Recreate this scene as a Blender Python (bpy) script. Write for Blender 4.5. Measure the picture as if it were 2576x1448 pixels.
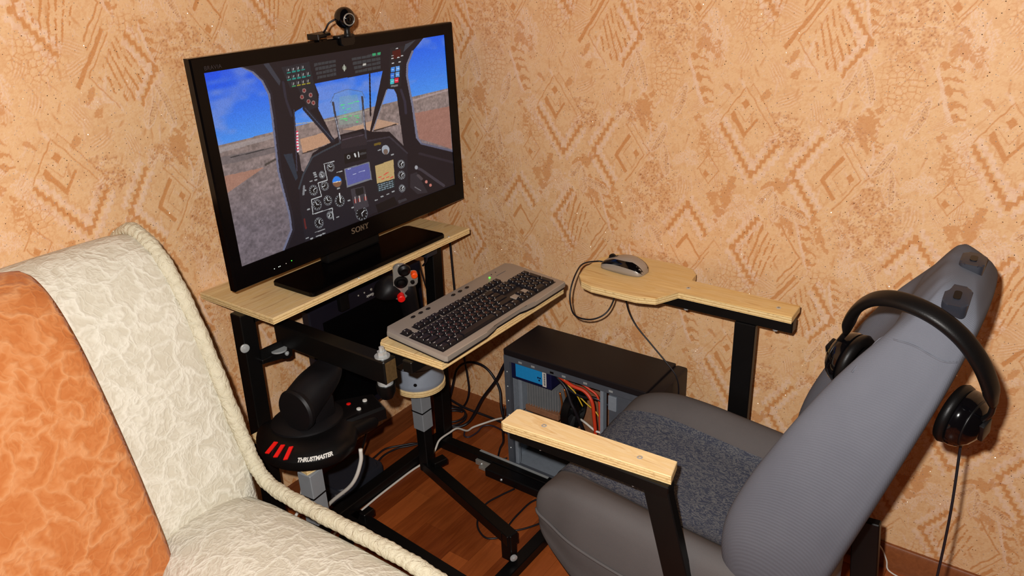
import bpy, bmesh, math, random
import numpy as np
from mathutils import Vector, Matrix

random.seed(7)
for o in list(bpy.data.objects):
    bpy.data.objects.remove(o)
scene = bpy.context.scene
COL = scene.collection

# ------------------------------------------------------------------ camera, flash, world, exposure
CAM = Vector((-1.774, -1.674, 1.485))
yaw, pitch, roll = math.radians(37.123), math.radians(23.508), math.radians(-2.617)
fw = Vector((math.cos(pitch)*math.cos(yaw), math.cos(pitch)*math.sin(yaw), -math.sin(pitch)))
r0 = Vector((math.sin(yaw), -math.cos(yaw), 0)); u0 = r0.cross(fw)
rt = r0*math.cos(roll)+u0*math.sin(roll); up = u0*math.cos(roll)-r0*math.sin(roll)
cd = bpy.data.cameras.new('camera'); cam = bpy.data.objects.new('camera', cd); COL.objects.link(cam)
cd.sensor_width = 36; cd.lens = 1932.3/2576*36; cd.clip_start = .01
cam.matrix_world = Matrix(((rt.x, up.x, -fw.x, CAM.x), (rt.y, up.y, -fw.y, CAM.y), (rt.z, up.z, -fw.z, CAM.z), (0, 0, 0, 1)))
scene.camera = cam
# the camera's flash, a few centimetres up and left of the lens
fd = bpy.data.lights.new('camera_flash', 'POINT'); fd.energy = 126; fd.color = (1.0, .96, .92); fd.shadow_soft_size = .012
fl = bpy.data.objects.new('camera_flash', fd); COL.objects.link(fl); fl.location = CAM + up*.06 - rt*.055 - fw*.02
# weak warm room light
w = bpy.data.worlds.new('room_glow'); scene.world = w; w.use_nodes = True
w.node_tree.nodes['Background'].inputs[0].default_value = (1.0, .62, .36, 1)
w.node_tree.nodes['Background'].inputs[1].default_value = .03
vs = scene.view_settings
vs.view_transform = 'Standard'; vs.look = 'None'; vs.gamma = 1; vs.exposure = 0; vs.use_curve_mapping = False

# ------------------------------------------------------------------ node expression helper
def lin(r, g, b):
    f = lambda c: (c/255/12.92 if c/255 <= .04045 else ((c/255+.055)/1.055)**2.4)
    return (f(r), f(g), f(b), 1)
class X:
    """a float socket that builds Math nodes through operators"""
    def __init__(s, nt, v): s.nt = nt; s.v = v
    def _m(s, op, *a, clamp=False):
        n = s.nt.nodes.new('ShaderNodeMath'); n.operation = op; n.use_clamp = clamp
        for i, q in enumerate((s,)+a):
            if isinstance(q, X): s.nt.links.new(q.v, n.inputs[i])
            else: n.inputs[i].default_value = q
        return X(s.nt, n.outputs[0])
    def __add__(s, o): return s._m('ADD', o)
    __radd__ = __add__
    def __sub__(s, o): return s._m('SUBTRACT', o)
    def __mul__(s, o): return s._m('MULTIPLY', o)
    __rmul__ = __mul__
    def __lt__(s, o): return s._m('LESS_THAN', o)
    def __gt__(s, o): return s._m('GREATER_THAN', o)
    def max(s, o): return s._m('MAXIMUM', o)
    def abs(s): return s._m('ABSOLUTE')
    def wrap(s, p): return s._m('WRAP', p/2, -p/2)
    def ping(s, p): return s._m('PINGPONG', p)
    def sin(s): return s._m('SINE')
    def clamp(s): return s._m('ADD', 0.0, clamp=True)
def mixc(nt, fac, a, b):
    n = nt.nodes.new('ShaderNodeMix'); n.data_type = 'RGBA'
    if isinstance(fac, X): nt.links.new(fac.v, n.inputs[0])
    else: n.inputs[0].default_value = fac
    for i, q in ((6, a), (7, b)):
        if isinstance(q, tuple): n.inputs[i].default_value = q
        else: nt.links.new(q, n.inputs[i])
    return n.outputs[2]
def coords(nt, kind='Object', scale=(1, 1, 1), rot=(0, 0, 0)):
    t = nt.nodes.new('ShaderNodeTexCoord'); m = nt.nodes.new('ShaderNodeMapping')
    m.inputs['Scale'].default_value = scale; m.inputs['Rotation'].default_value = rot
    nt.links.new(t.outputs[kind], m.inputs[0]); return m.outputs[0]
def noise(nt, vec, scale, detail=3, rough=.55, dist=0):
    n = nt.nodes.new('ShaderNodeTexNoise'); nt.links.new(vec, n.inputs['Vector'])
    n.inputs['Scale'].default_value = scale; n.inputs['Detail'].default_value = detail
    n.inputs['Roughness'].default_value = rough; n.inputs['Distortion'].default_value = dist
    return X(nt, n.outputs[0])
def voro(nt, vec, scale, feature='F1', out=0, rnd=1):
    n = nt.nodes.new('ShaderNodeTexVoronoi'); n.feature = feature; nt.links.new(vec, n.inputs['Vector'])
    n.inputs['Scale'].default_value = scale; n.inputs['Randomness'].default_value = rnd
    return n.outputs[out]
def ramp(nt, x, stops):
    n = nt.nodes.new('ShaderNodeValToRGB'); nt.links.new(x.v, n.inputs[0])
    e = n.color_ramp.elements
    while len(e) < len(stops): e.new(.5)
    for q, (p, c) in zip(e, stops): q.position = p; q.color = c
    return n.outputs[0]
def bump(nt, b, h, strength, dist=.002):
    n = nt.nodes.new('ShaderNodeBump'); n.inputs['Strength'].default_value = strength; n.inputs['Distance'].default_value = dist
    nt.links.new(h.v, n.inputs['Height']); nt.links.new(n.outputs[0], b.inputs['Normal'])
MATS = {}
def newmat(name):
    m = bpy.data.materials.new(name); m.use_nodes = True
    nt = m.node_tree; b = nt.nodes['Principled BSDF']; MATS[name] = m
    return m, nt, b
def plain(name, rgb, rough=.5, metal=0, spec=.5, emit=0, var=.12, vscale=60, bmp=0, coat=0):
    m, nt, b = newmat(name)
    c = lin(*rgb); n = noise(nt, coords(nt), vscale, 3)
    d = tuple(q*(1-var) for q in c[:3])+(1,); e = tuple(min(1, q*(1+var)) for q in c[:3])+(1,)
    nt.links.new(mixc(nt, n, d, e), b.inputs['Base Color'])
    b.inputs['Roughness'].default_value = rough; b.inputs['Metallic'].default_value = metal
    b.inputs['Specular IOR Level'].default_value = spec; b.inputs['Coat Weight'].default_value = coat
    if emit:
        b.inputs['Emission Color'].default_value = c; b.inputs['Emission Strength'].default_value = emit
    if bmp: bump(nt, b, noise(nt, coords(nt), vscale*6, 2), bmp, .001)
    return m

# ------------------------------------------------------------------ wallpaper: 53 cm strips, 64 cm repeat, embossed relief
PS, PZ = .53, .64
def wallpaper_masks(NS, NZ):
    """dark / pale / brown print masks of one repeat on a grid, s to the right, z upwards from 0"""
    s, z = np.meshgrid(np.arange(NS)*PS/NS, np.arange(NZ)*PZ/NZ)
    def nz(fx, fz, seed, oct_=3):
        out = 0; amp = 1; tot = 0
        for o_ in range(oct_):
            g = np.random.default_rng(seed+o_).random((fz, fx)); a = s/PS*fx; c = z/PZ*fz; i = a.astype(int); j = c.astype(int); p = a-i; q = c-j; p = p*p*(3-2*p); q = q*q*(3-2*q)
            G = lambda jj, ii: g[jj % fz, ii % fx]
            out = out+amp*((G(j, i)*(1-p)+G(j, i+1)*p)*(1-q)+(G(j+1, i)*(1-p)+G(j+1, i+1)*p)*q); tot += amp; amp *= .55; fx *= 2; fz *= 2
        return out/tot
    wr = lambda v, p: (v+p/2) % p-p/2
    js = s+(nz(30, 36, 1, 2)-.5)*.005; jz = z+(nz(30, 36, 5, 2)-.5)*.005
    fine = nz(150, 180, 11, 2); mid = nz(48, 58, 21, 4); mid2 = nz(40, 48, 31, 4); big = nz(7, 9, 41, 3)
    D = np.zeros_like(s); L = np.zeros_like(s); Bn = np.zeros_like(s)
    def mx(T, m, a=1.0): np.maximum(T, m*a, out=T)
    K = 1.42
    loc = lambda cs, cz: (wr(js-cs, PS), wr(jz-cz, PZ))
    def ab(cs, cz):
        ds, dz = loc(cs, cz); return (ds*K+dz)*.7071, (dz-ds*K)*.7071
    def ping(c, w_): return np.abs((c/w_) % 2-1)
    DIR = {'v': (1, 1), '^': (-1, -1), '<': (1, -1), '>': (-1, 1)}
    def soft(d, t): return np.clip((t-np.abs(d))/.0012+.5, 0, 1)
    def chev(kind, cs, cz, La, Lb, t, zig=0, pale=0, tb=None, a=1.0):
        p, q = ab(cs, cz); ka, kb = DIR[kind]; A = p*ka; Bq = q*kb
        for c, d, Ln, tt in ((A, Bq, La, t), (Bq, A, Lb, tb or t)):
            zz = (ping(c, .0095)-.5)*.0085 if zig else 0
            on = (c > -tt) & (c < Ln)
            mx(D, soft(d+zz, tt)*on, a)
            if pale:
                for off in (pale, -pale*1.1): mx(L, soft(d+zz-off, .0068)*on*(.55+.6*fine), .95)
                mx(D, soft(d+zz-pale*1.75, .0011)*on, .6)
    def sq(cs, cz, r):
        p, q = ab(cs, cz); mx(D, ((np.abs(p) < r) & (np.abs(q) < r*1.2))*1.0)
    def ell(cs, cz, rx, rz, rot=0):
        ds, dz = loc(cs, cz); k, g = math.cos(rot), math.sin(rot); u = (ds*k+dz*g)/rx; v = (dz*k-ds*g)/rz
        return u, v, u*u+v*v
    T = lambda m: m.astype(float)
    # cracked, speckled grounds
    for cs, cz, rx, rz in ((1.334, .885, .085, .085), (.815, .935, .07, .07), (.838, 1.315, .09, .08), (1.12, 1.08, .075, .05), (.865, .755, .04, .07), (1.27, 1.10, .05, .03)):
        u, v, d = ell(cs, cz, rx, rz); k = np.clip(1.25-d+(mid-.5)*1.4, 0, 1)
        mx(D, T(mid2 > .47)*k*np.clip(fine*1.3, 0, 1), .85); mx(Bn, T(fine > .66)*k, .5); mx(L, T(np.abs(mid-.5) < .018)*k, .8)
    # honeycomb grounds
    rg = np.random.default_rng(77); pts = rg.random((1500, 2))*(PS, PZ)
    cell = np.full(s.shape, 9.); cell2 = np.full(s.shape, 9.)
    gx, gz = 40, 48
    jx = rg.random((gz, gx, 2))
    ci = (s/PS*gx).astype(int); cj = (z/PZ*gz).astype(int)
    for dj in (-1, 0, 1):
        for di in (-1, 0, 1):
            ii = ci+di; jj = cj+dj; q = jx[jj % gz, ii % gx]; dd = np.hypot(s-(ii+.1+.8*q[..., 0])*PS/gx, z-(jj+.1+.8*q[..., 1])*PZ/gz)
            cell2 = np.where(dd < cell, cell, np.minimum(cell2, dd)); cell = np.minimum(cell, dd)
    edge = cell2-cell
    for cs, cz, rx, rz in ((1.361, 1.20, .055, .08), (1.05, 1.335, .07, .06), (.965, 1.035, .05, .055), (1.245, .735, .06, .035), (1.0, .93, .03, .03)):
        u, v, d = ell(cs, cz, rx, rz); k = np.clip(1.3-d+(mid-.5), 0, 1); mx(D, np.clip((.0022-edge)/.0012, 0, 1)*k, .8)
    # torn plain patches
    for cs, cz, rx, rz, rot in ((1.305, 1.10, .026, .045, .2), (1.16, .872, .03, .05, .5), (1.12, .955, .04, .016, .3), (.925, 1.265, .016, .05, -.1), (.962, 1.255, .014, .03, .3), (1.003, .905, .014, .055, -.3), (.935, 1.06, .012, .045, .3), (.975, .90, .018, .02, 0), (1.235, .855, .010, .055, .45), (1.085, 1.17, .02, .008, .9), (.99, 1.175, .018, .009, -.9), (1.225, .84, .012, .03, .4), (1.13, 1.245, .03, .008, .9), (1.145, 1.215, .012, .012, 0), (1.33, 1.155, .008, .03, -.2)):
        u, v, d = ell(cs, cz, rx, rz, rot); mx(D, T(d+(mid-.5)*5 < .7), .8)
    # pale brushed patches
    br = nz(20, 90, 61, 2)
    for cs, cz, rx, rz, rot in ((.97, 1.08, .02, .055, .3), (1.31, 1.0, .025, .03, .2), (.95, 1.29, .035, .06, .2), (1.04, .89, .035, .035, .5), (1.0, .86, .02, .05, -.5), (1.17, 1.238, .06, .012, .1), (1.25, 1.08, .02, .05, .4), (.9, 1.0, .03, .02, .3), (1.3, .80, .02, .05, .2)):
        u, v, d = ell(cs, cz, rx, rz, rot); mx(L, T(d+(mid2-.5)*3 < 1.0)*T((u*6+v*1.5+mid*3) % 1 < .55), .75)
    # diamonds: erase ground inside, then draw
    def clear(cs, cz, r):
        p, q = ab(cs, cz); m = (np.abs(p) < r) & (np.abs(q) < r)
        for A in (D, L, Bn): A[m] *= .12
        mx(D, T(fine > .72)*m, .25)
    for a in ((1.045, 1.085, .075), (1.25, .988, .075), (.907, .775, .07), (1.115, .786, .07), (1.215, 1.286, .07)): clear(*a)
    chev('v', 1.063, .973, .125, .17, .0058, 1, .019); chev('v', 1.040, 1.070, .055, .07, .004, tb=.0068); chev('v', 1.038, 1.098, .045, .05, .0009); sq(1.037, 1.142, .0085)
    chev('^', 1.036, 1.180, .115, .145, .0015); chev('^', 1.052, 1.188, .01, .15, .0012); chev('^', 1.018, 1.186, .12, .01, .001, a=.6)
    chev('<', 1.157, .992, .125, .13, .0058, 1, .019); chev('<', 1.228, .985, .08, .062, .0058); chev('<', 1.250, .990, .05, .05, .0009); sq(1.288, .994, .0085)
    chev('>', 1.311, .993, .11, .11, .0015); chev('>', 1.326, 1.0, .015, .12, .0012)
    chev('^', .907, .882, .115, .11, .0058, 1, .019); chev('^', .907, .795, .055, .085, .0058, tb=.0032); sq(.908, .714, .008)
    chev('v', .912, .690, .12, .10, .0015); chev('v', .912, .676, .12, .03, .0012)
    chev('<', 1.029, .786, .125, .13, .0058, 1, .017); chev('>', 1.198, .787, .1, .11, .0024); chev('>', 1.214, .790, .13, .1, .0014)
    chev('>', 1.292, 1.286, .10, .11, .0058, 1, .018); chev('<', 1.143, 1.286, .12, .1, .0016); chev('<', 1.118, 1.272, .15, .004, .0055)
    chev('^', .955, 1.015, .06, .06, .0014); chev('v', .957, .94, .05, .05, .0014); sq(.950, .965, .0075)
    for cs, cz, r, tl in ((1.10, .785, .055, -.25), (1.215, 1.285, .055, .3)):
        p, q = ab(cs, cz); ds, dz = loc(cs, cz); w_ = np.sin((ds+dz*tl*(1+8*ds))*430+6*nz(10, 6, 71, 2))
        mx(D, T(w_ > .55)*((np.abs(p) < r) & (np.abs(q) < r))*T(mid > .40))
    # striped feathers
    for cs, cz, rx, rz, rot in ((.925, 1.19, .028, .068, .35), (1.205, .835, .024, .075, .3), (1.335, 1.055, .018, .03, .2), (1.29, .70, .02, .05, .2)):
        u, v, d = ell(cs, cz, rx, rz, rot); m = d < 1
        for A in (D, L, Bn): A[m] *= .2
        mx(D, T(np.sin(v*15+u*u*3+u*2.5+(mid-.5)*7) > .1+1.0*u)*m*T(u > -.35), .9); mx(L, T(np.abs(u+.5) < .16)*m, .8)
    # leaves with dotted bodies
    for cs, cz, rx, rz, rot in ((1.262, 1.206, .016, .05, -.45), (1.292, 1.205, .017, .052, .28), (1.347, 1.042, .018, .044, -.5), (1.368, .985, .014, .042, .1), (.872, 1.136, .014, .048, -.35), (1.125, .905, .014, .038, .1), (1.168, .892, .014, .042, 1.15), (1.352, .77, .015, .04, .5), (1.10, .93, .012, .03, -.7)):
        u, v, d = ell(cs, cz, rx, rz, rot); m = d < 1
        for A in (D, L, Bn): A[m] *= .3
        mx(L, T(np.abs(d-.9) < .12), .7); mx(L, T(np.abs(u) < .09)*m, .6); mx(Bn, T(np.sin((u+v*2)*13) * np.sin((u-v*2)*13) > .1)*T(u > 0)*(d < .8)*fine*1.3, .9); mx(L, T(np.sin((u-v*2.2)*11) > .6)*T(u < 0)*(d < .8), .6)
    rq = np.random.default_rng(5)
    for i in range(130):
        cs, cz, rt_, ln = rq.random()*PS, rq.random()*PZ, rq.uniform(-.9, .9), rq.uniform(.010, .026); u, v, d = ell(cs, cz, rq.uniform(.0014, .0038), ln, rt_)
        m = np.clip(1.3-d, 0, 1)*(.6+.5*fine)
        if i % 2: mx(D, m*(1-L), .75)
        else: mx(L, m, .75)
    for i in range(26):                                        # combed sprays of fine lines
        cs, cz, rt_ = rq.random()*PS, rq.random()*PZ, rq.uniform(-1.2, 1.2); u, v, d = ell(cs, cz, rq.uniform(.012, .022), rq.uniform(.02, .04), rt_)
        k = np.clip(1.2-d, 0, 1); mx(D, T(np.sin(u*19+v*v*2) > .45)*k, .5); mx(L, T(np.sin(u*19+v*v*2) < -.6)*k, .6)
    mx(D, T(mid2 > .60)*fine*1.4, .34); mx(D, T(fine > .66), .26); mx(L, T(np.abs(mid2-.42) < .02)*T(fine > .45), .5)
    return D*np.clip(.8+.4*fine, 0, 1), L, Bn
def wallpaper():
    m, nt, b = newmat('wallpaper')
    a = nt.nodes.new('ShaderNodeVertexColor'); a.layer_name = 'print'
    sp = nt.nodes.new('ShaderNodeSeparateColor'); nt.links.new(a.outputs[0], sp.inputs[0])
    D, Lt, Bn = (X(nt, sp.outputs[i]) for i in range(3))
    v = coords(nt); fine = noise(nt, v, 420, 2, .7)
    base = mixc(nt, noise(nt, v, 10, 3), lin(226, 181, 132), lin(233, 190, 143))
    c = mixc(nt, (Lt*(fine*.5+.5)).clamp(), base, lin(236, 203, 178))
    c = mixc(nt, (D*(fine*.6+.62)).clamp(), c, lin(204, 138, 80)); c = mixc(nt, (Bn*.8).clamp(), c, lin(160, 100, 70))
    c = mixc(nt, (fine > .62)*.16, c, lin(196, 132, 92))
    n = nt.nodes.new('ShaderNodeTexVoronoi'); nt.links.new(v, n.inputs['Vector']); n.inputs['Scale'].default_value = 130
    sc = nt.nodes.new('ShaderNodeSeparateColor'); nt.links.new(n.outputs['Color'], sc.inputs[0])
    gl = (X(nt, n.outputs[0]) < .14)*(X(nt, sc.outputs[0]) > .2)                # scattered silver glitter flakes
    c = mixc(nt, gl*.35, c, (.95, .93, .9, 1)); nt.links.new(c, b.inputs['Base Color'])
    b.inputs['Specular IOR Level'].default_value = .3
    nt.links.new((gl*.4).v, b.inputs['Metallic']); nt.links.new((gl*-.42+.6).v, b.inputs['Roughness'])
    bump(nt, b, fine, .35, .0008)
    bn = b.inputs['Normal'].links[0].from_socket
    def vm(op, a, c2):
        q = nt.nodes.new('ShaderNodeVectorMath'); q.operation = op
        for i_, t_ in enumerate((a, c2)):
            if t_ is None: continue
            if isinstance(t_, tuple): q.inputs[i_].default_value = t_
            else: nt.links.new(t_, q.inputs[i_])
        return q.outputs[0]
    w3 = nt.nodes.new('ShaderNodeTexWhiteNoise'); w3.noise_dimensions = '3D'; nt.links.new(n.outputs['Position'], w3.inputs['Vector'])
    rn = vm('MULTIPLY', vm('SUBTRACT', w3.outputs['Color'], (.5, .5, .5)), (2.4, 2.4, 2.4))       # every flake lies at its own angle
    mk = nt.nodes.new('ShaderNodeCombineXYZ')
    for i_ in range(3): nt.links.new(gl.v, mk.inputs[i_])
    nt.links.new(vm('NORMALIZE', vm('ADD', bn, vm('MULTIPLY', rn, mk.outputs[0])), None), b.inputs['Normal'])
    return m
M_WALL = wallpaper()

# ------------------------------------------------------------------ other materials
def wood_floor(name, dark, light):
    m, nt, b = newmat(name)
    v = coords(nt, 'Object', (2.2, 26, 26)); n = noise(nt, v, 3.2, 5, .6, .8)
    oi = nt.nodes.new('ShaderNodeObjectInfo'); rnd = X(nt, oi.outputs['Random'])
    c = mixc(nt, (n*.95+rnd*.75-.42).clamp(), lin(*dark), lin(*light))
    nt.links.new(c, b.inputs['Base Color']); b.inputs['Roughness'].default_value = .34; b.inputs['Specular IOR Level'].default_value = .35
    bump(nt, b, n, .08, .001); return m
M_PLANK = wood_floor('laminate_plank', (112, 50, 18), (176, 92, 42))
M_BASEB = wood_floor('baseboard_wood', (96, 48, 22), (146, 84, 46))
def plywood(name, dirv=(1, 14, 14), light=(232, 205, 150), dark=(196, 152, 92)):
    m, nt, b = newmat(name)
    v = coords(nt, 'Object', dirv); n = noise(nt, v, 5.5, 4, .5, 1.1); f = noise(nt, coords(nt), 500, 2)
    c = ramp(nt, n, [(.30, lin(*dark)), (.46, lin(*light)), (.55, lin(light[0]-8, light[1]-14, light[2]-22)), (.70, lin(light[0]+8, light[1]+8, light[2]+4))])
    c = mixc(nt, f*.25, c, lin(*dark)); nt.links.new(c, b.inputs['Base Color']); b.inputs['Roughness'].default_value = .6; b.inputs['Specular IOR Level'].default_value = .2
    return m
M_PLY_X = plywood('plywood_grain_x', (1, 9, 9), (230, 204, 154), (196, 156, 104)); M_PLY_Y = plywood('plywood_grain_y', (11, 1, 11), (234, 204, 146), (210, 168, 104)); M_PLY_L = plywood('plywood_pale', (12, 1.2, 12), (246, 220, 172), (222, 182, 122))
def plyedge(name, tz):
    m, nt, b = newmat(name)
    t = nt.nodes.new('ShaderNodeTexCoord'); sp = nt.nodes.new('ShaderNodeSeparateXYZ'); nt.links.new(t.outputs['Object'], sp.inputs[0])
    z = X(nt, sp.outputs[2]); n = noise(nt, coords(nt, 'Object', (8, 8, 160)), 3, 3)
    st = ((z*(6.2832/tz)+n*1.2).sin() > .35)*.75
    sp2 = (noise(nt, coords(nt, 'Object', (30, 30, 300)), 3, 2) > .63)*.7
    c = mixc(nt, st.clamp(), lin(236, 208, 152), lin(196, 158, 100)); c = mixc(nt, sp2, c, lin(140, 96, 52))
    nt.links.new(c, b.inputs['Base Color']); b.inputs['Roughness'].default_value = .75; b.inputs['Specular IOR Level'].default_value = .15
    return m
M_EDGE = plyedge('plywood_edge', .0062)
M_STEEL = plain('black_painted_steel', (9, 8, 8), .4, 0, .3, var=.3, vscale=25, bmp=.05)
M_RUST = plain('bare_steel_end', (96, 74, 44), .55, .2, var=.5, vscale=140)
M_ZINC = plain('zinc_bolt', (196, 200, 200), .3, .45, var=.1)
M_TVB = plain('tv_gloss_black', (5, 4, 5), .2, 0, .16, var=.1)
M_TVS = plain('tv_side_black', (14, 13, 13), .4, 0, .25)
M_BLACK = plain('black_plastic', (10, 9, 10), .4, 0, .32, var=.15)
M_BLACKM = plain('black_matt_plastic', (16, 14, 16), .5, 0, .3, var=.2, vscale=200, bmp=.1)
M_GLOSSB = plain('glossy_black', (6, 5, 7), .1, 0, .45)
M_MONB = plain('monitor_bezel', (20, 18, 28), .45, 0, .25)
M_MONS = plain('monitor_screen', (3, 3, 4), .3, 0, .12)
M_GREYP = plain('grey_plastic', (130, 138, 150), .45, 0, .4, var=.08)
M_GREYPOST = plain('grey_sleeve', (132, 136, 140), .45, 0, .4, var=.08)
M_SILVER = plain('silver_plastic', (164, 156, 146), .34, .35, .5, var=.05, vscale=300)
M_SILVERM = plain('silver_metal', (150, 146, 138), .3, .35, .6, var=.12)
M_KEY = plain('key_black', (20, 18, 23), .38, 0, .4, var=.15)
M_LEG_GLINT = plain('white_print_and_glint', (225, 225, 220), .6)
M_LEGR = plain('red_print', (190, 70, 60), .6)
M_RED = plain('red_plastic', (230, 20, 14), .4, 0, .5)
M_ORANGEB = plain('orange_plastic', (250, 82, 14), .4, 0, .5)
M_CASE = plain('pc_grey_steel', (138, 146, 156), .42, .15, .5, var=.15, vscale=80)
M_CASED = plain('pc_dark_steel', (84, 88, 96), .45, .15, .5, var=.15)
M_CASEB = plain('pc_black_panel', (26, 21, 23), .5, 0, .3, var=.1, vscale=300)
M_BLUE = plain('psu_blue_label', (30, 140, 205), .45, 0, .4, var=.1, vscale=150)
M_NAVY = plain('psu_navy', (16, 20, 58), .45, 0, .4)
M_BOARD = plain('circuit_board_brown', (142, 98, 70), .55, 0, .4, var=.3, vscale=90)
M_HEAT = plain('heatsink_aluminium', (150, 152, 154), .35, .3, var=.15)
M_COPPER = plain('copper_wire', (190, 110, 50), .35, .8)
M_REDC = plain('red_cable', (205, 60, 30), .45)
M_YELC = plain('yellow_cable', (210, 170, 40), .5)
M_CABLE = plain('black_rubber_cable', (24, 21, 26), .42, 0, .4)
M_CABLEW = plain('white_cable', (214, 208, 198), .5)
M_CABLEP = plain('dark_purple_cable', (44, 32, 44), .5)
M_LEATH = plain('black_leatherette', (11, 9, 9), .42, 0, .22, var=.2, vscale=120, bmp=.15)
M_GREEN = plain('green_led', (70, 240, 60), .3, emit=3.0)
M_WLED = plain('white_led', (220, 235, 225), .3, emit=.7)
M_LOGO = plain('logo_bronze', (112, 98, 82), .4, .2)
M_LOGOD = plain('logo_dim', (40, 36, 40), .4)
M_LOGOW = plain('logo_white', (215, 212, 205), .5)
M_BOXD = plain('dark_blue_grey_plastic', (36, 38, 46), .5)
def fabric(name, a, bcol, sc, strength, spec=.1, fine=900, rib=None, sheen=.0):
    m, nt, b = newmat(name)
    v = coords(nt); n = noise(nt, v, sc, 4, .6, .4); f = noise(nt, v, fine, 2)
    c = mixc(nt, n, lin(*a), lin(*bcol)); c = mixc(nt, f*.35, c, tuple(q*.6 for q in lin(*a)[:3])+(1,))
    nt.links.new(c, b.inputs['Base Color']); b.inputs['Roughness'].default_value = .9; b.inputs['Specular IOR Level'].default_value = spec
    b.inputs['Sheen Weight'].default_value = sheen
    h = f
    if rib:
        wv = nt.nodes.new('ShaderNodeTexWave'); nt.links.new(coords(nt, 'Object', (1, 1, 1), rib), wv.inputs[0]); wv.inputs['Scale'].default_value = 130; h = f*.4+X(nt, wv.outputs[1])
    bump(nt, b, h, strength, .001); return m
M_SEATG = fabric('seat_grey_cloth', (90, 92, 101), (106, 108, 116), 7, .25, rib=(.5, .3, .2))
M_SEATD = fabric('seat_plain_cloth', (86, 82, 82), (104, 99, 98), 6, .3)
def seat_pattern():
    m, nt, b = newmat('seat_flecked_cloth')
    v = coords(nt, 'Object', (1, .55, 1)); n = noise(nt, v, 95, 3, .6, 3.5); n2 = noise(nt, v, 30, 2)
    c = ramp(nt, n, [(.40, lin(58, 62, 76)), (.50, lin(72, 76, 88)), (.56, lin(118, 118, 116)), (.64, lin(80, 83, 92))])
    c = mixc(nt, n2*.4, c, lin(62, 66, 80)); nt.links.new(c, b.inputs['Base Color']); b.inputs['Roughness'].default_value = .95; b.inputs['Specular IOR Level'].default_value = .1
    bump(nt, b, n, .5, .002); return m
M_SEATP = seat_pattern()
def crushed(name, deep, mid_, hi, sc=9, strength=.75):
    """crumpled plush: creases, folds and a colour that pales along the ridges"""
    m, nt, b = newmat(name)
    v = coords(nt); f = noise(nt, v, 700, 2)
    w = nt.nodes.new('ShaderNodeVectorMath'); w.operation = 'ADD'
    nz = nt.nodes.new('ShaderNodeTexNoise'); nt.links.new(v, nz.inputs['Vector']); nz.inputs['Scale'].default_value = sc*1.6; nz.inputs['Detail'].default_value = 3
    sc_ = nt.nodes.new('ShaderNodeVectorMath'); sc_.operation = 'SCALE'; sc_.inputs[3].default_value = 1.1/sc
    nt.links.new(nz.outputs['Color'], sc_.inputs[0]); nt.links.new(v, w.inputs[0]); nt.links.new(sc_.outputs[0], w.inputs[1])
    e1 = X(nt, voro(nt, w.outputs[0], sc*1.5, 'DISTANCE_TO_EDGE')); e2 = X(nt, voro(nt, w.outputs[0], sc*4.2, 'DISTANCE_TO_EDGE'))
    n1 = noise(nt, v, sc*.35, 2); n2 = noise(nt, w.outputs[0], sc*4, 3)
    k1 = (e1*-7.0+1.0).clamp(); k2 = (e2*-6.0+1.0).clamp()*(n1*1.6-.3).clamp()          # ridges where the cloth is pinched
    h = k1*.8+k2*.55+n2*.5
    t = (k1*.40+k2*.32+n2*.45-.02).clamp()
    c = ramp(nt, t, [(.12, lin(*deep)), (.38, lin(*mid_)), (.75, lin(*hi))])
    c = mixc(nt, f*.2, c, lin(*deep)); nt.links.new(c, b.inputs['Base Color'])
    b.inputs['Roughness'].default_value = .85; b.inputs['Specular IOR Level'].default_value = .12; b.inputs['Sheen Weight'].default_value = .1
    bump(nt, b, h, strength, .010); return m
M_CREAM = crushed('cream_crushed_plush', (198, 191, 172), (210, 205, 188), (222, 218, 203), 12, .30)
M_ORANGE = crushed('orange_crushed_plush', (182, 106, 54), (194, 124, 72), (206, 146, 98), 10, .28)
def gathered():
    m, nt, b = newmat('cream_gathered_piping')
    v = coords(nt); n = noise(nt, v, 60, 3, .6, 1.5)
    c = mixc(nt, n, lin(220, 214, 192), lin(190, 180, 150)); nt.links.new(c, b.inputs['Base Color'])
    b.inputs['Roughness'].default_value = .9; bump(nt, b, n, .9, .006); return m
M_PIPE = gathered()

# ------------------------------------------------------------------ geometry helpers (world coordinates; W keeps each root's frame)
W = {}
def tag(o, label, cat, group=None, kind=None):
    o['label'] = label
    if cat: o['category'] = cat
    if group: o['group'] = group
    if kind: o['kind'] = kind
    return o
def thing(name, label, cat, loc=(0, 0, 0), rot=None, group=None):
    o = bpy.data.objects.new(name, None); COL.objects.link(o); o.empty_display_size = .05
    mtx = Matrix.Translation(loc) @ (rot.to_4x4() if rot else Matrix.Identity(4))
    o.matrix_world = mtx; W[o] = mtx
    return tag(o, label, cat, group)
def obj(name, bm, mats, parent=None, smooth=False, loc=None, frame=None, label=None):
    """link a bmesh (world coords, or coords of `frame`) as one mesh object"""
    if frame is not None: bm.transform(frame)
    base = W[parent] if parent is not None else Matrix.Translation(loc or (0, 0, 0))
    bm.transform(base.inverted())
    bmesh.ops.recalc_face_normals(bm, faces=bm.faces)
    me = bpy.data.meshes.new(name); bm.to_mesh(me); bm.free()
    for mt in (mats if isinstance(mats, (list, tuple)) else [mats]): me.materials.append(mt)
    if smooth is True:
        for p in me.polygons: p.use_smooth = True
    elif smooth:
        me.shade_flat()
        for p in me.polygons: p.use_smooth = True
        me.set_sharp_from_angle(angle=smooth)
    o = bpy.data.objects.new(name, me); COL.objects.link(o)
    if parent is not None: o.parent = parent
    else: o.location = base.translation
    W[o] = base
    if label: o['label'] = label
    return o
def B(): return bmesh.new()
SM = math.radians(35)
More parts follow.
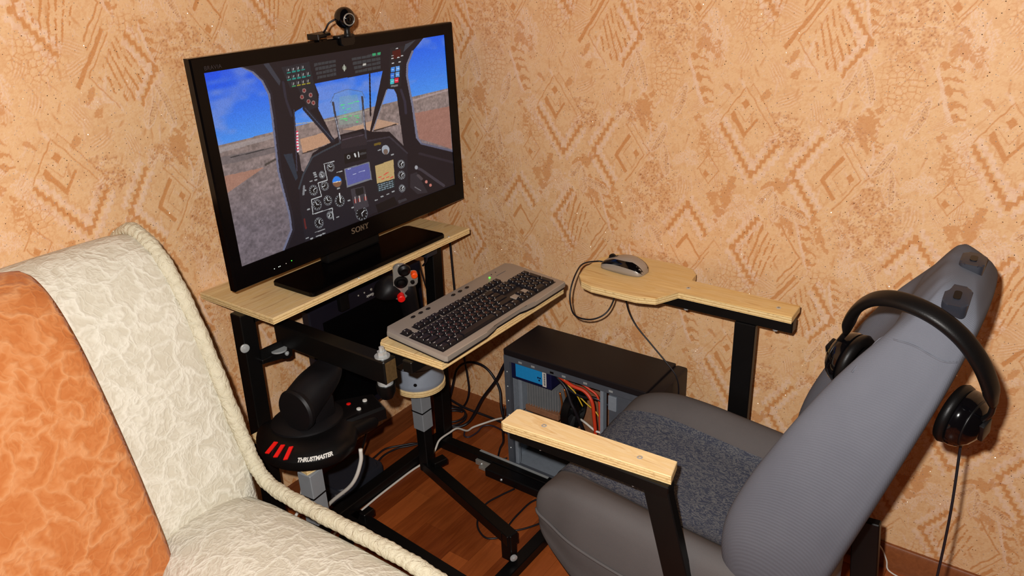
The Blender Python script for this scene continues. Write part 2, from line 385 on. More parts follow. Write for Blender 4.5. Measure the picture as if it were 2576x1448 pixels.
def box(bm, x0, x1, y0, y1, z0, z1, bev=0, seg=2, mtx=None):
    g = bmesh.ops.create_cube(bm, size=1)
    vs_ = g['verts']
    for v in vs_: v.co = Vector(((x0+x1)/2+v.co.x*(x1-x0), (y0+y1)/2+v.co.y*(y1-y0), (z0+z1)/2+v.co.z*(z1-z0)))
    if bev:
        es = list({e for v in vs_ for e in v.link_edges})
        r = bmesh.ops.bevel(bm, geom=es, offset=bev, segments=seg, profile=.6, affect='EDGES')
        vs_ = list({v for f in r['faces'] for v in f.verts} | {v for v in vs_ if v.is_valid})
    if mtx is not None: bmesh.ops.transform(bm, matrix=mtx, verts=[v for v in vs_ if v.is_valid])
    return bm
def frame_z(p, q):
    d = (Vector(q)-Vector(p)).normalized()
    a = Vector((0, 0, 1)) if abs(d.z) < .95 else Vector((1, 0, 0))
    x = a.cross(d).normalized(); y = d.cross(x)
    return Matrix(((x.x, y.x, d.x, p[0]), (x.y, y.y, d.y, p[1]), (x.z, y.z, d.z, p[2]), (0, 0, 0, 1)))
def cyl(bm, p, q, r1, r2=None, n=20, caps=True):
    r2 = r1 if r2 is None else r2; m = frame_z(p, q); L = (Vector(q)-Vector(p)).length
    bmesh.ops.create_cone(bm, cap_ends=caps, segments=n, radius1=r1, radius2=r2, depth=L, matrix=m @ Matrix.Translation((0, 0, L/2)))
    return bm
def bar(bm, p, q, wx, wy, bev=.002, twist=0):
    """rectangular tube from p to q; wy is the side nearest to vertical (or along Y for uprights)"""
    m = frame_z(p, q) @ Matrix.Rotation(twist, 4, 'Z'); L = (Vector(q)-Vector(p)).length
    return box(bm, -wx/2, wx/2, -wy/2, wy/2, 0, L, bev, 1, m)
def spline(pts, n=8, closed=False):
    P = [Vector(p) for p in pts]; out = []; N = len(P)
    for i in range(N if closed else N-1):
        a = P[(i-1) % N] if (closed or i > 0) else P[0]*2-P[1]
        b_, c = P[i], P[(i+1) % N]
        d = P[(i+2) % N] if (closed or i+2 < N) else P[-1]*2-P[-2]
        for k in range(n):
            t = k/n
            out.append(.5*((2*b_)+(c-a)*t+(2*a-5*b_+4*c-d)*t*t+(3*b_-a-3*c+d)*t**3))
    if not closed: out.append(P[-1])
    return out
def loft(bm, rings, cap=True, close=True, mat=0):
    V = [[bm.verts.new(p) for p in r] for r in rings]
    n = len(V[0])
    for i in range(len(V)-1):
        for j in range(n if close else n-1):
            k = (j+1) % n; f = bm.faces.new((V[i][j], V[i][k], V[i+1][k], V[i+1][j])); f.material_index = mat
    if cap and close:
        bm.faces.new(V[0]).material_index = mat; bm.faces.new(V[-1]).material_index = mat
    return V
def tube(bm, pts, r, n=8, sub=6, closed=False, flat=1.0, refup=None):
    P = spline(pts, sub, closed) if sub else [Vector(p) for p in pts]
    rings = []; N = len(P); ref = Vector(refup) if refup else None
    for i, p in enumerate(P):
        t = ((P[(i+1) % N]-P[i-1]) if closed else (P[min(i+1, N-1)]-P[max(i-1, 0)])).normalized()
        if ref is None: ref = Vector((0, 0, 1)) if abs(t.z) < .9 else Vector((1, 0, 0))
        a = (ref-t*ref.dot(t)).normalized(); c = t.cross(a)
        if not refup: ref = a
        rr = r(i/(N-1)) if callable(r) else r
        rings.append([p+a*(rr*flat*math.cos(2*math.pi*k/n))+c*(rr*math.sin(2*math.pi*k/n)) for k in range(n)])
    if closed: rings.append(rings[0]); 
    loft(bm, rings, cap=not closed); return bm
def prism(bm, poly, z0, z1, bev=0, mtx=None, edge_mat=0, seg=1):
    """extrude a 2-D outline; side faces get edge_mat"""
    lo = [bm.verts.new((x, y, z0)) for x, y in poly]; hi = [bm.verts.new((x, y, z1)) for x, y in poly]; n = len(poly)
    bm.faces.new(lo[::-1]); top = bm.faces.new(hi); sides = []
    for i in range(n):
        f = bm.faces.new((lo[i], lo[(i+1) % n], hi[(i+1) % n], hi[i])); f.material_index = edge_mat; sides.append(f)
    vv = lo+hi
    if bev:
        r = bmesh.ops.bevel(bm, geom=list(top.edges), offset=bev, segments=seg, affect='EDGES', profile=.6)
        vv = list({v for f in r['faces'] for v in f.verts} | {v for v in vv if v.is_valid})
    if mtx is not None: bmesh.ops.transform(bm, matrix=mtx, verts=[v for v in vv if v.is_valid])
    return bm
def rrect(x0, x1, y0, y1, r, n=5):
    out = []
    for cx, cy, a in ((x1-r, y1-r, 0), (x0+r, y1-r, 90), (x0+r, y0+r, 180), (x1-r, y0+r, 270)):
        for k in range(n+1):
            t = math.radians(a+90*k/n); out.append((cx+r*math.cos(t), cy+r*math.sin(t)))
    return out
def lathe(bm, prof, n=28, mtx=None):
    rings = [[Vector((r*math.cos(2*math.pi*k/n), r*math.sin(2*math.pi*k/n), z)) for k in range(n)] for r, z in prof]
    if mtx is not None: rings = [[mtx @ p for p in r] for r in rings]
    loft(bm, rings); return bm
def axes(o, x, y):
    x = Vector(x).normalized(); y = Vector(y); y = (y-x*y.dot(x)).normalized(); z = x.cross(y)
    return Matrix(((x.x, y.x, z.x, o[0]), (x.y, y.y, z.y, o[1]), (x.z, y.z, z.z, o[2]), (0, 0, 0, 1)))
def text_bm(s, size, mtx, ext=.0004, shear=0, spacing=1.0, xs=1.0, bold=0):
    c = bpy.data.curves.new('t', 'FONT'); c.body = s; c.size = size; c.extrude = ext; c.shear = shear; c.space_character = spacing; c.align_x = 'CENTER'; c.offset = bold
    o = bpy.data.objects.new('t', c); COL.objects.link(o)
    dg = bpy.context.evaluated_depsgraph_get(); me = bpy.data.meshes.new_from_object(o.evaluated_get(dg))
    bm = B(); bm.from_mesh(me); bpy.data.objects.remove(o); bpy.data.curves.remove(c); bpy.data.meshes.remove(me)
    bm.transform(mtx @ Matrix.Diagonal((xs, 1, 1, 1))); return bm
def stroke(bm, pts, w, mtx, h=.0006):
    """flat slab following a polyline (for lettering)"""
    P = [Vector((p[0], p[1], 0)) for p in pts]; L = []; R = []
    for i, p in enumerate(P):
        t = (P[min(i+1, len(P)-1)]-P[max(i-1, 0)]).normalized(); nrm = Vector((-t.y, t.x, 0)); ww = w[i] if isinstance(w, (list, tuple)) else w
        L.append(p+nrm*ww/2); R.append(p-nrm*ww/2)
    rings = [[a, b_, b_+Vector((0, 0, h)), a+Vector((0, 0, h))] for a, b_ in zip(L, R)]
    loft(bm, [[mtx @ q for q in r] for r in rings])

# ================================================================== SETTING
def structure(o): o['kind'] = 'structure'; return o
M_PLASTER = plain('wall_plaster', (214, 172, 128), .8)
wall_l = structure(obj('wall_left', box(B(), -3.18, .12, .0, .12, -.04, 2.5), M_PLASTER))
wall_r = structure(obj('wall_right', box(B(), .0, .12, -3.18, 0, -.04, 2.5), M_PLASTER))
def strip_mesh():
    NS, NZ = 265, 320
    D, L, Bn = wallpaper_masks(NS, NZ); rows = 1235
    jj = np.arange(rows) % NZ; ii = np.arange(NS+1) % NS
    D, L, Bn = (q[np.ix_(jj, ii)] for q in (D, L, Bn))
    sx, zz = np.meshgrid(np.arange(NS+1)*PS/NS, np.arange(rows)*PZ/NZ)
    return grid_mesh('wallpaper_strip', np.stack([sx, -.0012-.0005*L+.0004*D, zz], -1), 'print', np.stack([D, L, Bn], -1), M_WALL, True)
def grid_mesh(name, P, attr, rgb, mat, smooth=False):
    NH, NW = P.shape[:2]; idx = np.arange(NW*NH).reshape(NH, NW)
    Fq = np.stack([idx[:-1, :-1], idx[:-1, 1:], idx[1:, 1:], idx[1:, :-1]], -1).reshape(-1, 4)
    me = bpy.data.meshes.new(name); me.vertices.add(NW*NH); me.vertices.foreach_set('co', P.reshape(-1).astype(np.float32))
    me.loops.add(Fq.size); me.loops.foreach_set('vertex_index', Fq.ravel().astype(np.int32)); me.polygons.add(len(Fq)); me.polygons.foreach_set('loop_start', np.arange(0, Fq.size, 4, dtype=np.int32)); me.update(calc_edges=True)
    if smooth: me.polygons.foreach_set('use_smooth', np.ones(len(Fq), bool))
    at = me.color_attributes.new(attr, 'FLOAT_COLOR', 'POINT')
    at.data.foreach_set('color', np.concatenate([rgb.reshape(-1, 3), np.ones((NW*NH, 1))], 1).ravel().astype(np.float32))
    me.materials.append(mat); return me
sm_ = strip_mesh()
for k in range(6):
    o = bpy.data.objects.new('wallpaper_strip', sm_); COL.objects.link(o); o.parent = wall_l; o.location = (-PS*(k+1), 0, 0)
    o = bpy.data.objects.new('wallpaper_strip', sm_); COL.objects.link(o); o.parent = wall_r; o.location = (0, -PS*k, 0); o.rotation_euler = (0, 0, -math.pi/2)
floor = structure(obj('floor', box(B(), -3.0, 0, -3.0, 0, -.04, -.006), plain('floor_underlay', (44, 20, 9), .7)))
rw, L0 = .0655, .36
pm = {}
row = 0; y = -.0
while y > -2.3:
    off = [.05, .23, .14, .31, .09, .27, .18][row % 7]
    x = 0.0-off
    ends = [0.0]
    while ends[-1] > -2.55: ends.append(ends[-1]-(off if len(ends) == 1 else L0))
    for a, c in zip(ends, ends[1:]):
        ln = round(a-c, 3)
        if ln not in pm:
            bm = box(B(), -ln+.0004, -.0004, -rw+.0004, -.0004, -.006, 0)
            o = obj('plank', bm, M_PLANK, floor); pm[ln] = o.data
        else:
            o = bpy.data.objects.new('plank', pm[ln]); COL.objects.link(o); o.parent = floor
        o.location = (a, y, 0)
    y -= rw; row += 1
def skirting(name, pts, mtx):
    bm = B(); a, b_ = pts
    prof = [(0, 0), (.017, 0), (.017, .05), (.014, .056), (.013, .064), (.009, .07), (0, .07)]
    rings = [[mtx @ Vector((t, d, h)) for d, h in prof] for t in (a, b_)]
    loft(bm, rings); structure(obj(name, bm, M_BASEB, smooth=SM))
skirting('baseboard_right', (.0, 3.0), axes((0, 0, 0), (0, -1, 0), (-1, 0, 0)) @ Matrix.Diagonal((1, 1, -1, 1)))
skirting('baseboard_left', (-3.0, -.017), axes((0, 0, 0), (1, 0, 0), (0, -1, 0)) @ Matrix.Diagonal((1, 1, -1, 1)))

# ================================================================== SIMULATOR FRAME (welded steel rig with plywood shelf and trays)
rig = thing('simulator_frame', 'home-built black steel tube rig with plywood TV shelf and keyboard tray', 'frame', (-.45, -.17, 0))
def board(name, poly, z0, z1, mat, parent, bev=.0015, label=None):
    return obj(name, prism(B(), poly, z0, z1, bev, edge_mat=1), [mat, M_EDGE], parent, label=label)
shelf = board('shelf_board', [(-.845, -.288), (-.137, -.288), (-.137, -.004), (-.845, -.004)], .735, .751, M_PLY_X, rig, label='plywood TV shelf')
def screw(parent, p, r=.006, n=(0, 0, 1), name='screw'):
    d = Vector(n); p = Vector(p)
    m = frame_z(p-d*.003, p)
    bm = lathe(B(), [(r*.55, -.004), (r, 0), (r, .0035), (r*.8, .0045), (r*.42, .0045), (r*.36, .0028 if name == 'screw' else .0065), (.0001, .0028 if name == 'screw' else .007)], 14, m)
    inv = m.inverted()
    for f in bm.faces:
        c = inv @ f.calc_center_median()
        if name == 'screw' and math.hypot(c.x, c.y) < r*.45: f.material_index = 1
    return obj(name, bm, [M_ZINC, M_BLACK], parent, SM)
for x, y_ in ((-.225, -.2838), (-.575, -.2838)): screw(shelf, (x, y_, .751), .0032)
for top, bot in (((-.842, -.165, .735), (-.866, -.165, 0)), ((-.176, -.17, .735), (-.2, -.17, .0))):
    obj('post', bar(B(), bot, top, .04, .04), M_STEEL, rig)
obj('shelf_bearer', box(B(), -.83, -.2, -.185, -.15, .705, .7345, .002, 1), M_STEEL, rig)
obj('floor_rail', box(B(), -.875, -.19, -.19, -.15, .0, .035, .002, 1), M_STEEL, rig)
obj('floor_rail', box(B(), -.242, -.210, -1.45, -.19, .0, .035, .002, 1), M_STEEL, rig)
obj('floor_rail', box(B(), -.875, -.235, -.735, -.70, .0, .03, .002, 1), M_STEEL, rig)
obj('floor_rail', box(B(), -.695, -.66, -1.45, -.735, .0, .035, .002, 1), M_STEEL, rig)
# mounting clasp and rail cover on the right rail
bm = box(B(), -.252, -.2425, -.42, -.345, .006, .024, .001, 1); box(bm, -.262, -.252, -.40, -.365, .002, .012, .001, 1)
obj('clasp', bm, M_SILVERM, rig); screw(rig, (-.253, -.37, .016), .004, (-1, 0, 0), 'bolt')
obj('rail_strip', box(B(), -.222, -.214, -.60, -.34, .0352, .037), M_ZINC, rig)
obj('slide_block', box(B(), -.281, -.2425, -.66, -.405, .002, .032, .003, 1), M_BLACK, rig); screw(rig, (-.282, -.47, .016), .004, (-1, 0, 0), 'bolt')
# swing arm
arm = obj('swing_arm', box(B(), -.772, -.733, -.555, -.175, .622, .68, .003, 1), M_STEEL, rig)
obj('arm_end', box(B(), -.768, -.737, -.5565, -.5549, .626, .676), M_RUST, arm)
def bolt(parent, p, r=.011, h=.02):
    bm = lathe(B(), [(r*1.6, 0), (r*1.6, .003), (r*.1, .003)], 20, Matrix.Translation(p)); lathe(bm, [(r, .003), (r, .003+h*.5), (r*.95, .004+h*.5), (r*.55, .004+h*.5), (r*.55, h+.004), (r*.2, h+.006)], 6, Matrix.Translation(p))
    return obj('bolt', bm, M_ZINC, parent, SM)
bolt(arm, (-.752, -.532, .68))
bm = lathe(B(), [(.018, -.012), (.018, 0), (.002, 0)], 18, Matrix.Translation((-.752, -.532, .622))); obj('nut', bm, M_ZINC, arm, SM)
obj('hinge_cup', lathe(B(), [(.022, .0), (.021, -.02), (.014, -.036), (.003, -.04)], 20, Matrix.Translation((-.752, -.532, .612))), M_STEEL, arm, SM)
bm = prism(B(), [(0, 0), (.085, 0), (.085, .05), (.0, .035)], 0, .006, mtx=axes((-.835, -.19, .60), (1, -.1, -.15), (0, .1, 1))); box(bm, -.835, -.75, -.20, -.16, .6, .612, .002, 1)
obj('hinge_bracket', bm, M_STEEL, rig)
obj('hinge_pin', cyl(B(), (-.755, -.182, .58), (-.755, -.182, .70), .012), M_STEEL, rig, SM)
obj('hinge_washer', lathe(B(), [(.02, 0), (.02, .004), (.001, .004)], 20, Matrix.Translation((-.785, -.2, .617))), M_ZINC, rig, SM)
screw(rig, (-.866, -.187, .655), .011, (-.3, -1, 0), 'bolt'); screw(rig, (-.765, -.203, .60), .006, (.2, -1, 0), 'bolt')
# keyboard tray and its bearer
obj('tray_bearer', box(B(), -.735, -.56, -.53, -.505, .632, .668, .002, 1), M_STEEL, rig)
obj('tray_bearer', box(B(), -.733, -.40, -.60, -.572, .645, .674, .002, 1), M_STEEL, rig)
tray = board('keyboard_tray', [(-.722, -.682), (-.252, -.688), (-.245, -.50), (-.71, -.488), (-.722, -.497)], .676, .692, M_PLY_X, rig, label='plywood keyboard tray')
obj('tray_bolt', cyl(B(), (-.44, -.655, .655), (-.44, -.655, .676), .004, n=10), M_ZINC, tray, SM)

# ================================================================== support arm carrying the stick drum, and the throttle arm
def sleeve(parent, x, y_, z0, z1, zb, ang):
    rz = Matrix.Translation((x, y_, 0)) @ Matrix.Rotation(ang, 4, 'Z')
    s_ = obj('grey_sleeve', box(B(), -.0205, .0205, -.0205, .0205, z0, z1, .002, 1, rz), M_GREYPOST, parent)
    obj('black_band', box(B(), -.0212, .0212, -.0212, .0212, zb, zb+.004, 0, 1, rz), M_BLACK, s_)
sa = thing('stick_support', 'black bent steel arm with grey sleeve carrying a drum under the keyboard', 'support', (-.545, -.70, .03))
obj('foot', bar(B(), (-.545, -.695, .0305), (-.545, -.695, .115), .034, .024), M_STEEL, sa)
obj('arm', bar(B(), (-.548, -.712, .10), (-.411, -.29, .08), .034, .034), M_STEEL, sa)
obj('gusset', box(B(), -.022, .022, -.01, .018, .0, .02, .002, 1, axes((-.407, -.34, .097), (1, -.3, 0), (.3, 1, 0))), M_STEEL, sa)
obj('post', bar(B(), (-.411, -.292, .065), (-.411, -.292, .23), .034, .034), M_STEEL, sa)
sleeve(sa, -.411, -.292, .215, .362, .275, 0)
screw(sa, (-.558, -.72, .05), .010, (-.6, -1, 0), 'bolt')
drum_c = Vector((-.411, -.295, .036))
dsk = obj('plywood_disc', prism(B(), [(drum_c.x+.074*math.cos(t*math.pi/18), drum_c.y+.074*math.sin(t*math.pi/18)) for t in range(36)], .362, .378, .001, edge_mat=1), [M_PLY_L, M_EDGE], sa)
drum = obj('drum', lathe(B(), [(.070, .342), (.0715, .346), (.0715, .356), (.069, .360), (.067, .425), (.062, .432), (.002, .434)], 40, Matrix.Translation(drum_c)), M_GREYP, sa, SM, label='grey plastic drum')
obj('drum_hole', cyl(B(), (-.469, -.335, .401), (-.4698, -.3356, .401), .005, n=12), M_BLACK, drum)
obj('drum_groove', tube(B(), [(drum_c.x+.0683*math.cos(t*math.pi/12), drum_c.y+.0683*math.sin(t*math.pi/12), .441) for t in range(24)], .0008, 5, 2, True), M_BLACK, drum)
ta = thing('throttle_support', 'black steel arm with grey sleeve holding the throttle board beside sofa', 'support', (-.70, -.70, .03))
obj('arm', bar(B(), (-.70, -.285, .085), (-.73, -.715, .085), .034, .034), M_STEEL, ta)
obj('arm', bar(B(), (-.91, -.41, .085), (-.693, -.285, .085), .034, .034), M_STEEL, ta)
obj('foot', bar(B(), (-.73, -.715, .0305), (-.73, -.715, .10), .03, .024), M_STEEL, ta)
obj('gusset', box(B(), -.712, -.676, -.34, -.318, .10, .122, .002, 1), M_STEEL, ta)
obj('post', bar(B(), (-.900, -.405, .085), (-.900, -.405, .30), .034, .034), M_STEEL, ta)
sleeve(ta, -.900, -.405, .275, .417, .35, .1)
board('throttle_board', [(-.918, -.418), (-.785, -.428), (-.745, -.20), (-.902, -.187)], .417, .431, M_PLY_L, ta)

# ================================================================== TELEVISION
TX0, TX1, TZ0, TZ1, TY = -.867, -.047, .803, 1.317, -.200
tv = thing('television', 'large black flat television showing a helicopter cockpit view on plywood shelf', 'television', (-.45, -.2, .752))
bez = .036
SX0, SX1, SZ0, SZ1 = -.840, -.082, .857, 1.286
bm = B()
# frame as four bars with chamfered inner edges
out = [(TX0, TZ0), (TX1, TZ0), (TX1, TZ1), (TX0, TZ1)]; inn = [(SX0, SZ0), (SX1, SZ0), (SX1, SZ1), (SX0, SZ1)]
def ring(p, y_): return [bm.verts.new((a, y_, c)) for a, c in p]
def grow(p, d):
    return [(a+(d if i in (1, 2) else -d), c+(d if i in (2, 3) else -d)) for i, (a, c) in enumerate(p)]
R = [ring(inn, TY+.004), ring(inn, TY+.0005), ring(grow(out, -.003), TY), ring(out, TY+.004), ring(out, TY+.022), ring(grow(out, -.06), TY+.07), ]
for a, c in zip(R, R[1:]):
    for i in range(4): bm.faces.new((a[i], a[(i+1) % 4], c[(i+1) % 4], c[i]))
bm.faces.new(R[-1])
obj('tv_housing', bm, M_TVB, tv)
# --- the picture: a cockpit drawn into a colour attribute of a fine grid
def picture():
    NW, NH = 640, 360
    u, v = np.meshgrid(np.linspace(0, 1, NW), np.linspace(0, 1, NH))      # v = 0 at the top
    src = [(0, 0), (1, 0), (1, 1), (0, 1)]; dst = [(527, 185), (1124, 83), (1140, 470), (598, 670)]
    A = []; bb = []
    for (a, c), (px, py) in zip(src, dst):
        A.append([a, c, 1, 0, 0, 0, -px*a, -px*c]); A.append([0, 0, 0, a, c, 1, -py*a, -py*c]); bb += [px, py]
    h = np.linalg.solve(np.array(A, float), np.array(bb, float)); d = h[6]*u+h[7]*v+1
    x = (h[0]*u+h[1]*v+h[2])/d; y_ = (h[3]*u+h[4]*v+h[5])/d
    rng = np.random.default_rng(3)
    def vnoise(fx, fy, seed):
        r = np.random.default_rng(seed); g = r.random((int(fy)+3, int(fx)+3))
        a = u*fx; c = v*fy; i = a.astype(int); j = c.astype(int); s_ = a-i; t = c-j; s_ = s_*s_*(3-2*s_); t = t*t*(3-2*t)
        return (g[j, i]*(1-s_)+g[j, i+1]*s_)*(1-t)+(g[j+1, i]*(1-s_)+g[j+1, i+1]*s_)*t
    def inside(poly):
        m = np.zeros(x.shape, bool); n = len(poly)
        for i in range(n):
            x1, y1 = poly[i]; x2, y2 = poly[(i+1) % n]
            if y1 == y2: continue
            k = ((y1 > y_) != (y2 > y_)) & (x < (x2-x1)*(y_-y1)/(y2-y1)+x1); m ^= k
        return m
    def Z1(*p): return [(460+.297*a, .297*c) for a, c in p]
    def Z2(*p): return [(460+.297*a, 350+.297*c) for a, c in p]
    img = np.zeros(x.shape+(3,)); img[:] = (26, 21, 27)
    def put(m, c, a=1.0): img[m] = img[m]*(1-a)+np.array(c, float)*a
    def fill(poly, c, a=1.0): put(inside(poly), c, a)
    def line(pts, w, c, a=1.0):
        for (x1, y1), (x2, y2) in zip(pts, pts[1:]):
            L2 = (x2-x1)**2+(y2-y1)**2; t = np.clip(((x-x1)*(x2-x1)+(y_-y1)*(y2-y1))/L2, 0, 1)
            put((x-x1-t*(x2-x1))**2+(y_-y1-t*(y2-y1))**2 < (w/2)**2, c, a)
    def disc(cx, cy, r, c, r2=0, a=1.0):
        q = ((x-cx)/.82)**2+(y_-cy)**2; put((q < r*r) & (q >= r2*r2), c, a)
    # landscape
    hor = 366-.252*(x-553)
    cl = vnoise(7, 9, 1)*.5+vnoise(15, 20, 2)*.3+vnoise(34, 40, 5)*.2
    dep = np.clip((hor-y_)/190, 0, 1)
    sky = np.stack([70-50*dep, 138-66*dep, 226-6*dep], -1)
    k = (np.clip((cl-.5)*5, 0, 1)*.62)[..., None]; sky = sky*(1-k)+np.array((120, 140, 205))*k
    g = np.clip((y_-hor)/220, 0, 1); gn = vnoise(40, 60, 8)*.5+vnoise(150, 90, 9)*.5
    gr = np.stack([136-30*g, 118-22*g, 112-10*g], -1)*(0.78+.44*gn)[..., None]
    land = np.where((y_ < hor)[..., None], sky, gr)
    save = img.copy(); img[:] = land
    fill([(553, 372), (700, 335), (700, 345), (555, 385)], (160, 150, 150), .6)
    fill(Z2((345, 310), (690, 235), (380, 450)), (166, 118, 98), .8); fill(Z2((330, 150), (790, 60), (790, 110), (340, 220)), (96, 88, 90), .6)
    line(Z2((420, 150), (600, 110), (780, 65)), 2.2, (52, 50, 52)); line(Z2((700, 215), (790, 165)), 5, (60, 54, 50), .8)
    fill(Z1((990, 1180), (1200, 1120), (1240, 1210), (1010, 1300)), (186, 142, 112), .9)
    fill(Z1((1640, 1010), (1830, 1050), (1600, 1115), (1350, 1100)), (186, 146, 118), .85); line(Z1((1610, 1110), (1800, 1055)), 3, (60, 48, 44)); line(Z1((1010, 1300), (1200, 1240)), 3, (60, 48, 44))
    line(Z1((960, 1050), (1240, 1020), (1590, 925)), 3, (176, 160, 140), .7); fill(Z1((1960, 960), (2260, 900), (2270, 1270), (1990, 1180)), (158, 106, 90), .75)
    line(Z1((1950, 850), (2250, 760)), 4, (170, 150, 150), .7)
    land = img.copy(); img[:] = save
    rgn = lambda poly: inside(poly)
    lw = [(520, 150), (617, 169), (644, 181), (668, 205), (683, 238), (689, 297), (698, 430), (706, 470), (721, 540), (724, 579), (703, 629), (690, 690), (560, 720), (480, 400)]
    mw = Z1((1130, 710), (1700, 600), (1575, 1112), (1520, 1092), (1330, 1140), (1270, 1185), (1150, 920), (1160, 800))
    lm = Z1((955, 950), (1030, 905), (1245, 1210), (1160, 1250), (1085, 1300), (1010, 1448), (992, 1448), (960, 1100)); lm2 = Z2((960, 0), (1240, 20), (1090, 120), (1010, 290), (985, 200))
    rm = Z1((1738, 752), (1790, 755), (1812, 800), (1855, 1240), (1740, 1118), (1590, 1118))
    rw_ = Z1((2060, 310), (2330, 230), (2360, 1310), (2010, 1222), (1972, 1170), (1945, 900), (1905, 640), (1912, 540), (1960, 430))
    for p in (lw, mw, lm, lm2, rm, rw_):
        m = inside(p); img[m] = land[m]
    # frames
    line(lw[1:11], 5, (104, 106, 130)); line([(a+6, c-1) for a, c in lw[1:11]], 5, (34, 30, 38)); line(rw_[3:], 5, (108, 108, 128)); line(rw_[2:4], 5, (90, 90, 110))
    line(Z1((950, 930), (955, 1448)), 2, (60, 60, 76)); line(Z1((1730, 760), (1600, 1110)), 2.5, (120, 120, 134)); line(Z1((1590, 620), (1585, 980)), 4, (20, 18, 26)); line(Z1((1040, 920), (1260, 1190)), 12, (30, 30, 40)); line(Z1((1040, 915), (1262, 1185)), 2, (64, 70, 86))
    fill(Z1((715, 545), (760, 540), (850, 690), (840, 730)), (52, 54, 64)); fill(Z1((1900, 370), (1990, 330), (1880, 440)), (56, 58, 66)); fill(Z2((850, 130), (920, 120), (960, 330), (940, 350)), (44, 56, 70), .8)
    line(Z1((870, 700), (890, 850), (930, 980)), 6, (40, 38, 50)); line(Z1((1850, 760), (1880, 860), (1885, 960)), 6, (44, 40, 54))
    for i in range(7):
        a = 1150+i*26; fill(Z1((958, 1110+i*26), (975, 1106+i*26), (977, 1119+i*26), (960, 1123+i*26)), (210, 60, 90)); fill(Z1((960, 1123+i*26), (977, 1119+i*26), (979, 1132+i*26), (962, 1136+i*26)), (225, 215, 220))
    # sight glass
    hg = Z1((1255, 870), (1290, 795), (1400, 755), (1520, 775), (1542, 830), (1530, 1060), (1300, 1090)); fill(hg, (130, 160, 175), .22); fill(Z1((1330, 820), (1480, 800), (1510, 1040), (1320, 1060)), (130, 170, 150), .28)
    line(hg[:5], 1.2, (80, 90, 110)); line(Z1((1275, 870), (1320, 1200)), 5, (58, 56, 66)); line(Z1((1520, 820), (1540, 1180)), 5, (58, 56, 66)); line(Z1((1290, 1000), (1325, 1180)), 1.5, (170, 170, 180)); line(Z1((1528, 940), (1530, 1100)), 1.5, (160, 160, 172))
    for a, c, w_ in ((1340, 892, 30), (1400, 880, 40), (1450, 865, 40), (1355, 915, 14), (1370, 950, 10), (1390, 925, 30), (1450, 985, 34), (1465, 1000, 20), (1370, 1020, 16), (1330, 1012, 60), (1465, 1035, 12), (1405, 985, 20), (1370, 980, 8)): line(Z1((a, c), (a+w_, c-w_*.18)), 1.6, (60, 220, 110))
    # overhead panels
    fill(Z1((860, 575), (1090, 525), (1130, 740), (1155, 905), (1075, 935), (985, 740), (925, 745)), (34, 34, 40)); 
    for r_, (a0, c0, n_, col) in enumerate(((905, 615, 4, (30, 130, 120)), (905, 675, 5, (30, 130, 120)), (942, 730, 4, (60, 140, 90)))):
        for i in range(n_):
            a = a0+i*40; c = c0-i*8; fill(Z1((a, c), (a+30, c-6), (a+31, c+4), (a+1, c+10)), col if not (r_ == 2 and i > 0) else (150, 140, 40)); line(Z1((a+12, c-12), (a+14, c-26)), 2.4, (150, 150, 150)); line(Z1((a, c-30), (a, c-8)), 1, (90, 90, 96))
    for a, c in ((1040, 768), (1020, 823), (1092, 806), (1072, 860), (1112, 872)): disc(*Z1((a, c))[0], 5.5, (150, 120, 115)); disc(*Z1((a, c))[0], 3.6, (120, 40, 40))
    for a0, c0, wd, n_ in ((1130, 540, 180, 4), (1445, 490, 240, 4)):
        for i in range(n_): fill(Z1((a0+i*8, c0+i*36), (a0+wd, c0+i*36-wd*.19), (a0+wd, c0+i*36-wd*.19+24), (a0+i*8, c0+i*36+24)), (54, 56, 60))
        for j in range(1, 6): line(Z1((a0+j*wd/6, c0-20), (a0+j*wd/6+10, c0+125)), 1.2, (28, 26, 30))
    for a, c in ((1632, 460), (1674, 452)): fill(Z1((a-14, c-9), (a+14, c-14), (a+15, c+8), (a-13, c+13)), (50, 150, 100))
    fill(Z1((1535, 540), (1562, 535), (1562, 553), (1536, 558)), (180, 176, 168)); disc(*Z1((1380, 575))[0], 6, (120, 125, 110)); line(Z1((1380, 550), (1380, 600)), 2, (190, 190, 180))
    fill(Z1((1770, 400), (1890, 380), (1850, 730), (1745, 735)), (30, 28, 32)); fill(Z1((1786, 432), (1858, 408), (1862, 478), (1792, 500)), (70, 18, 16))
    for a, c in ((1780, 492), (1830, 484), (1862, 470), (1820, 408), (1782, 470), (1782, 533), (1840, 522)): line(Z1((a, c), (a+14, c-3)), 2, (190, 190, 190))
    for a, c, col in ((1788, 588, (60, 130, 215)), (1830, 578, (90, 150, 220)), (1783, 640, (50, 110, 205)), (1826, 630, (90, 150, 215)), (1779, 690, (60, 180, 190)), (1816, 680, (210, 30, 60))):
        fill(Z1((a-17, c-20), (a+16, c-26), (a+15, c+16), (a-18, c+22)), col); line(Z1((a-9, c), (a+8, c-3)), 1.6, (210, 225, 235), .8)
    fill(Z1((1765, 722), (1825, 712), (1825, 728), (1765, 738)), (110, 110, 112))
    # dashboard
    fill(Z2((965, 420), (1000, 300), (1085, 150), (1160, 105), (1330, 40), (1330, -20), (1500, -60), (1550, 15), (1740, -20), (1790, 5), (1885, 120), (1880, 420), (1760, 560), (1100, 860), (1000, 880), (970, 600)), (30, 27, 34))
    line(Z2((965, 420), (1005, 300), (1085, 155), (1165, 110), (1330, 30)), 4, (52, 58, 66)); line(Z2((1550, 20), (1740, -15), (1885, 125)), 4, (50, 46, 54)); fill(Z2((1330, 30), (1340, -25), (1500, -55), (1545, 10), (1545, 50), (1330, 85)), (40, 34, 40)); line(Z2((1340, 10), (1520, -35)), 2, (78, 66, 76))
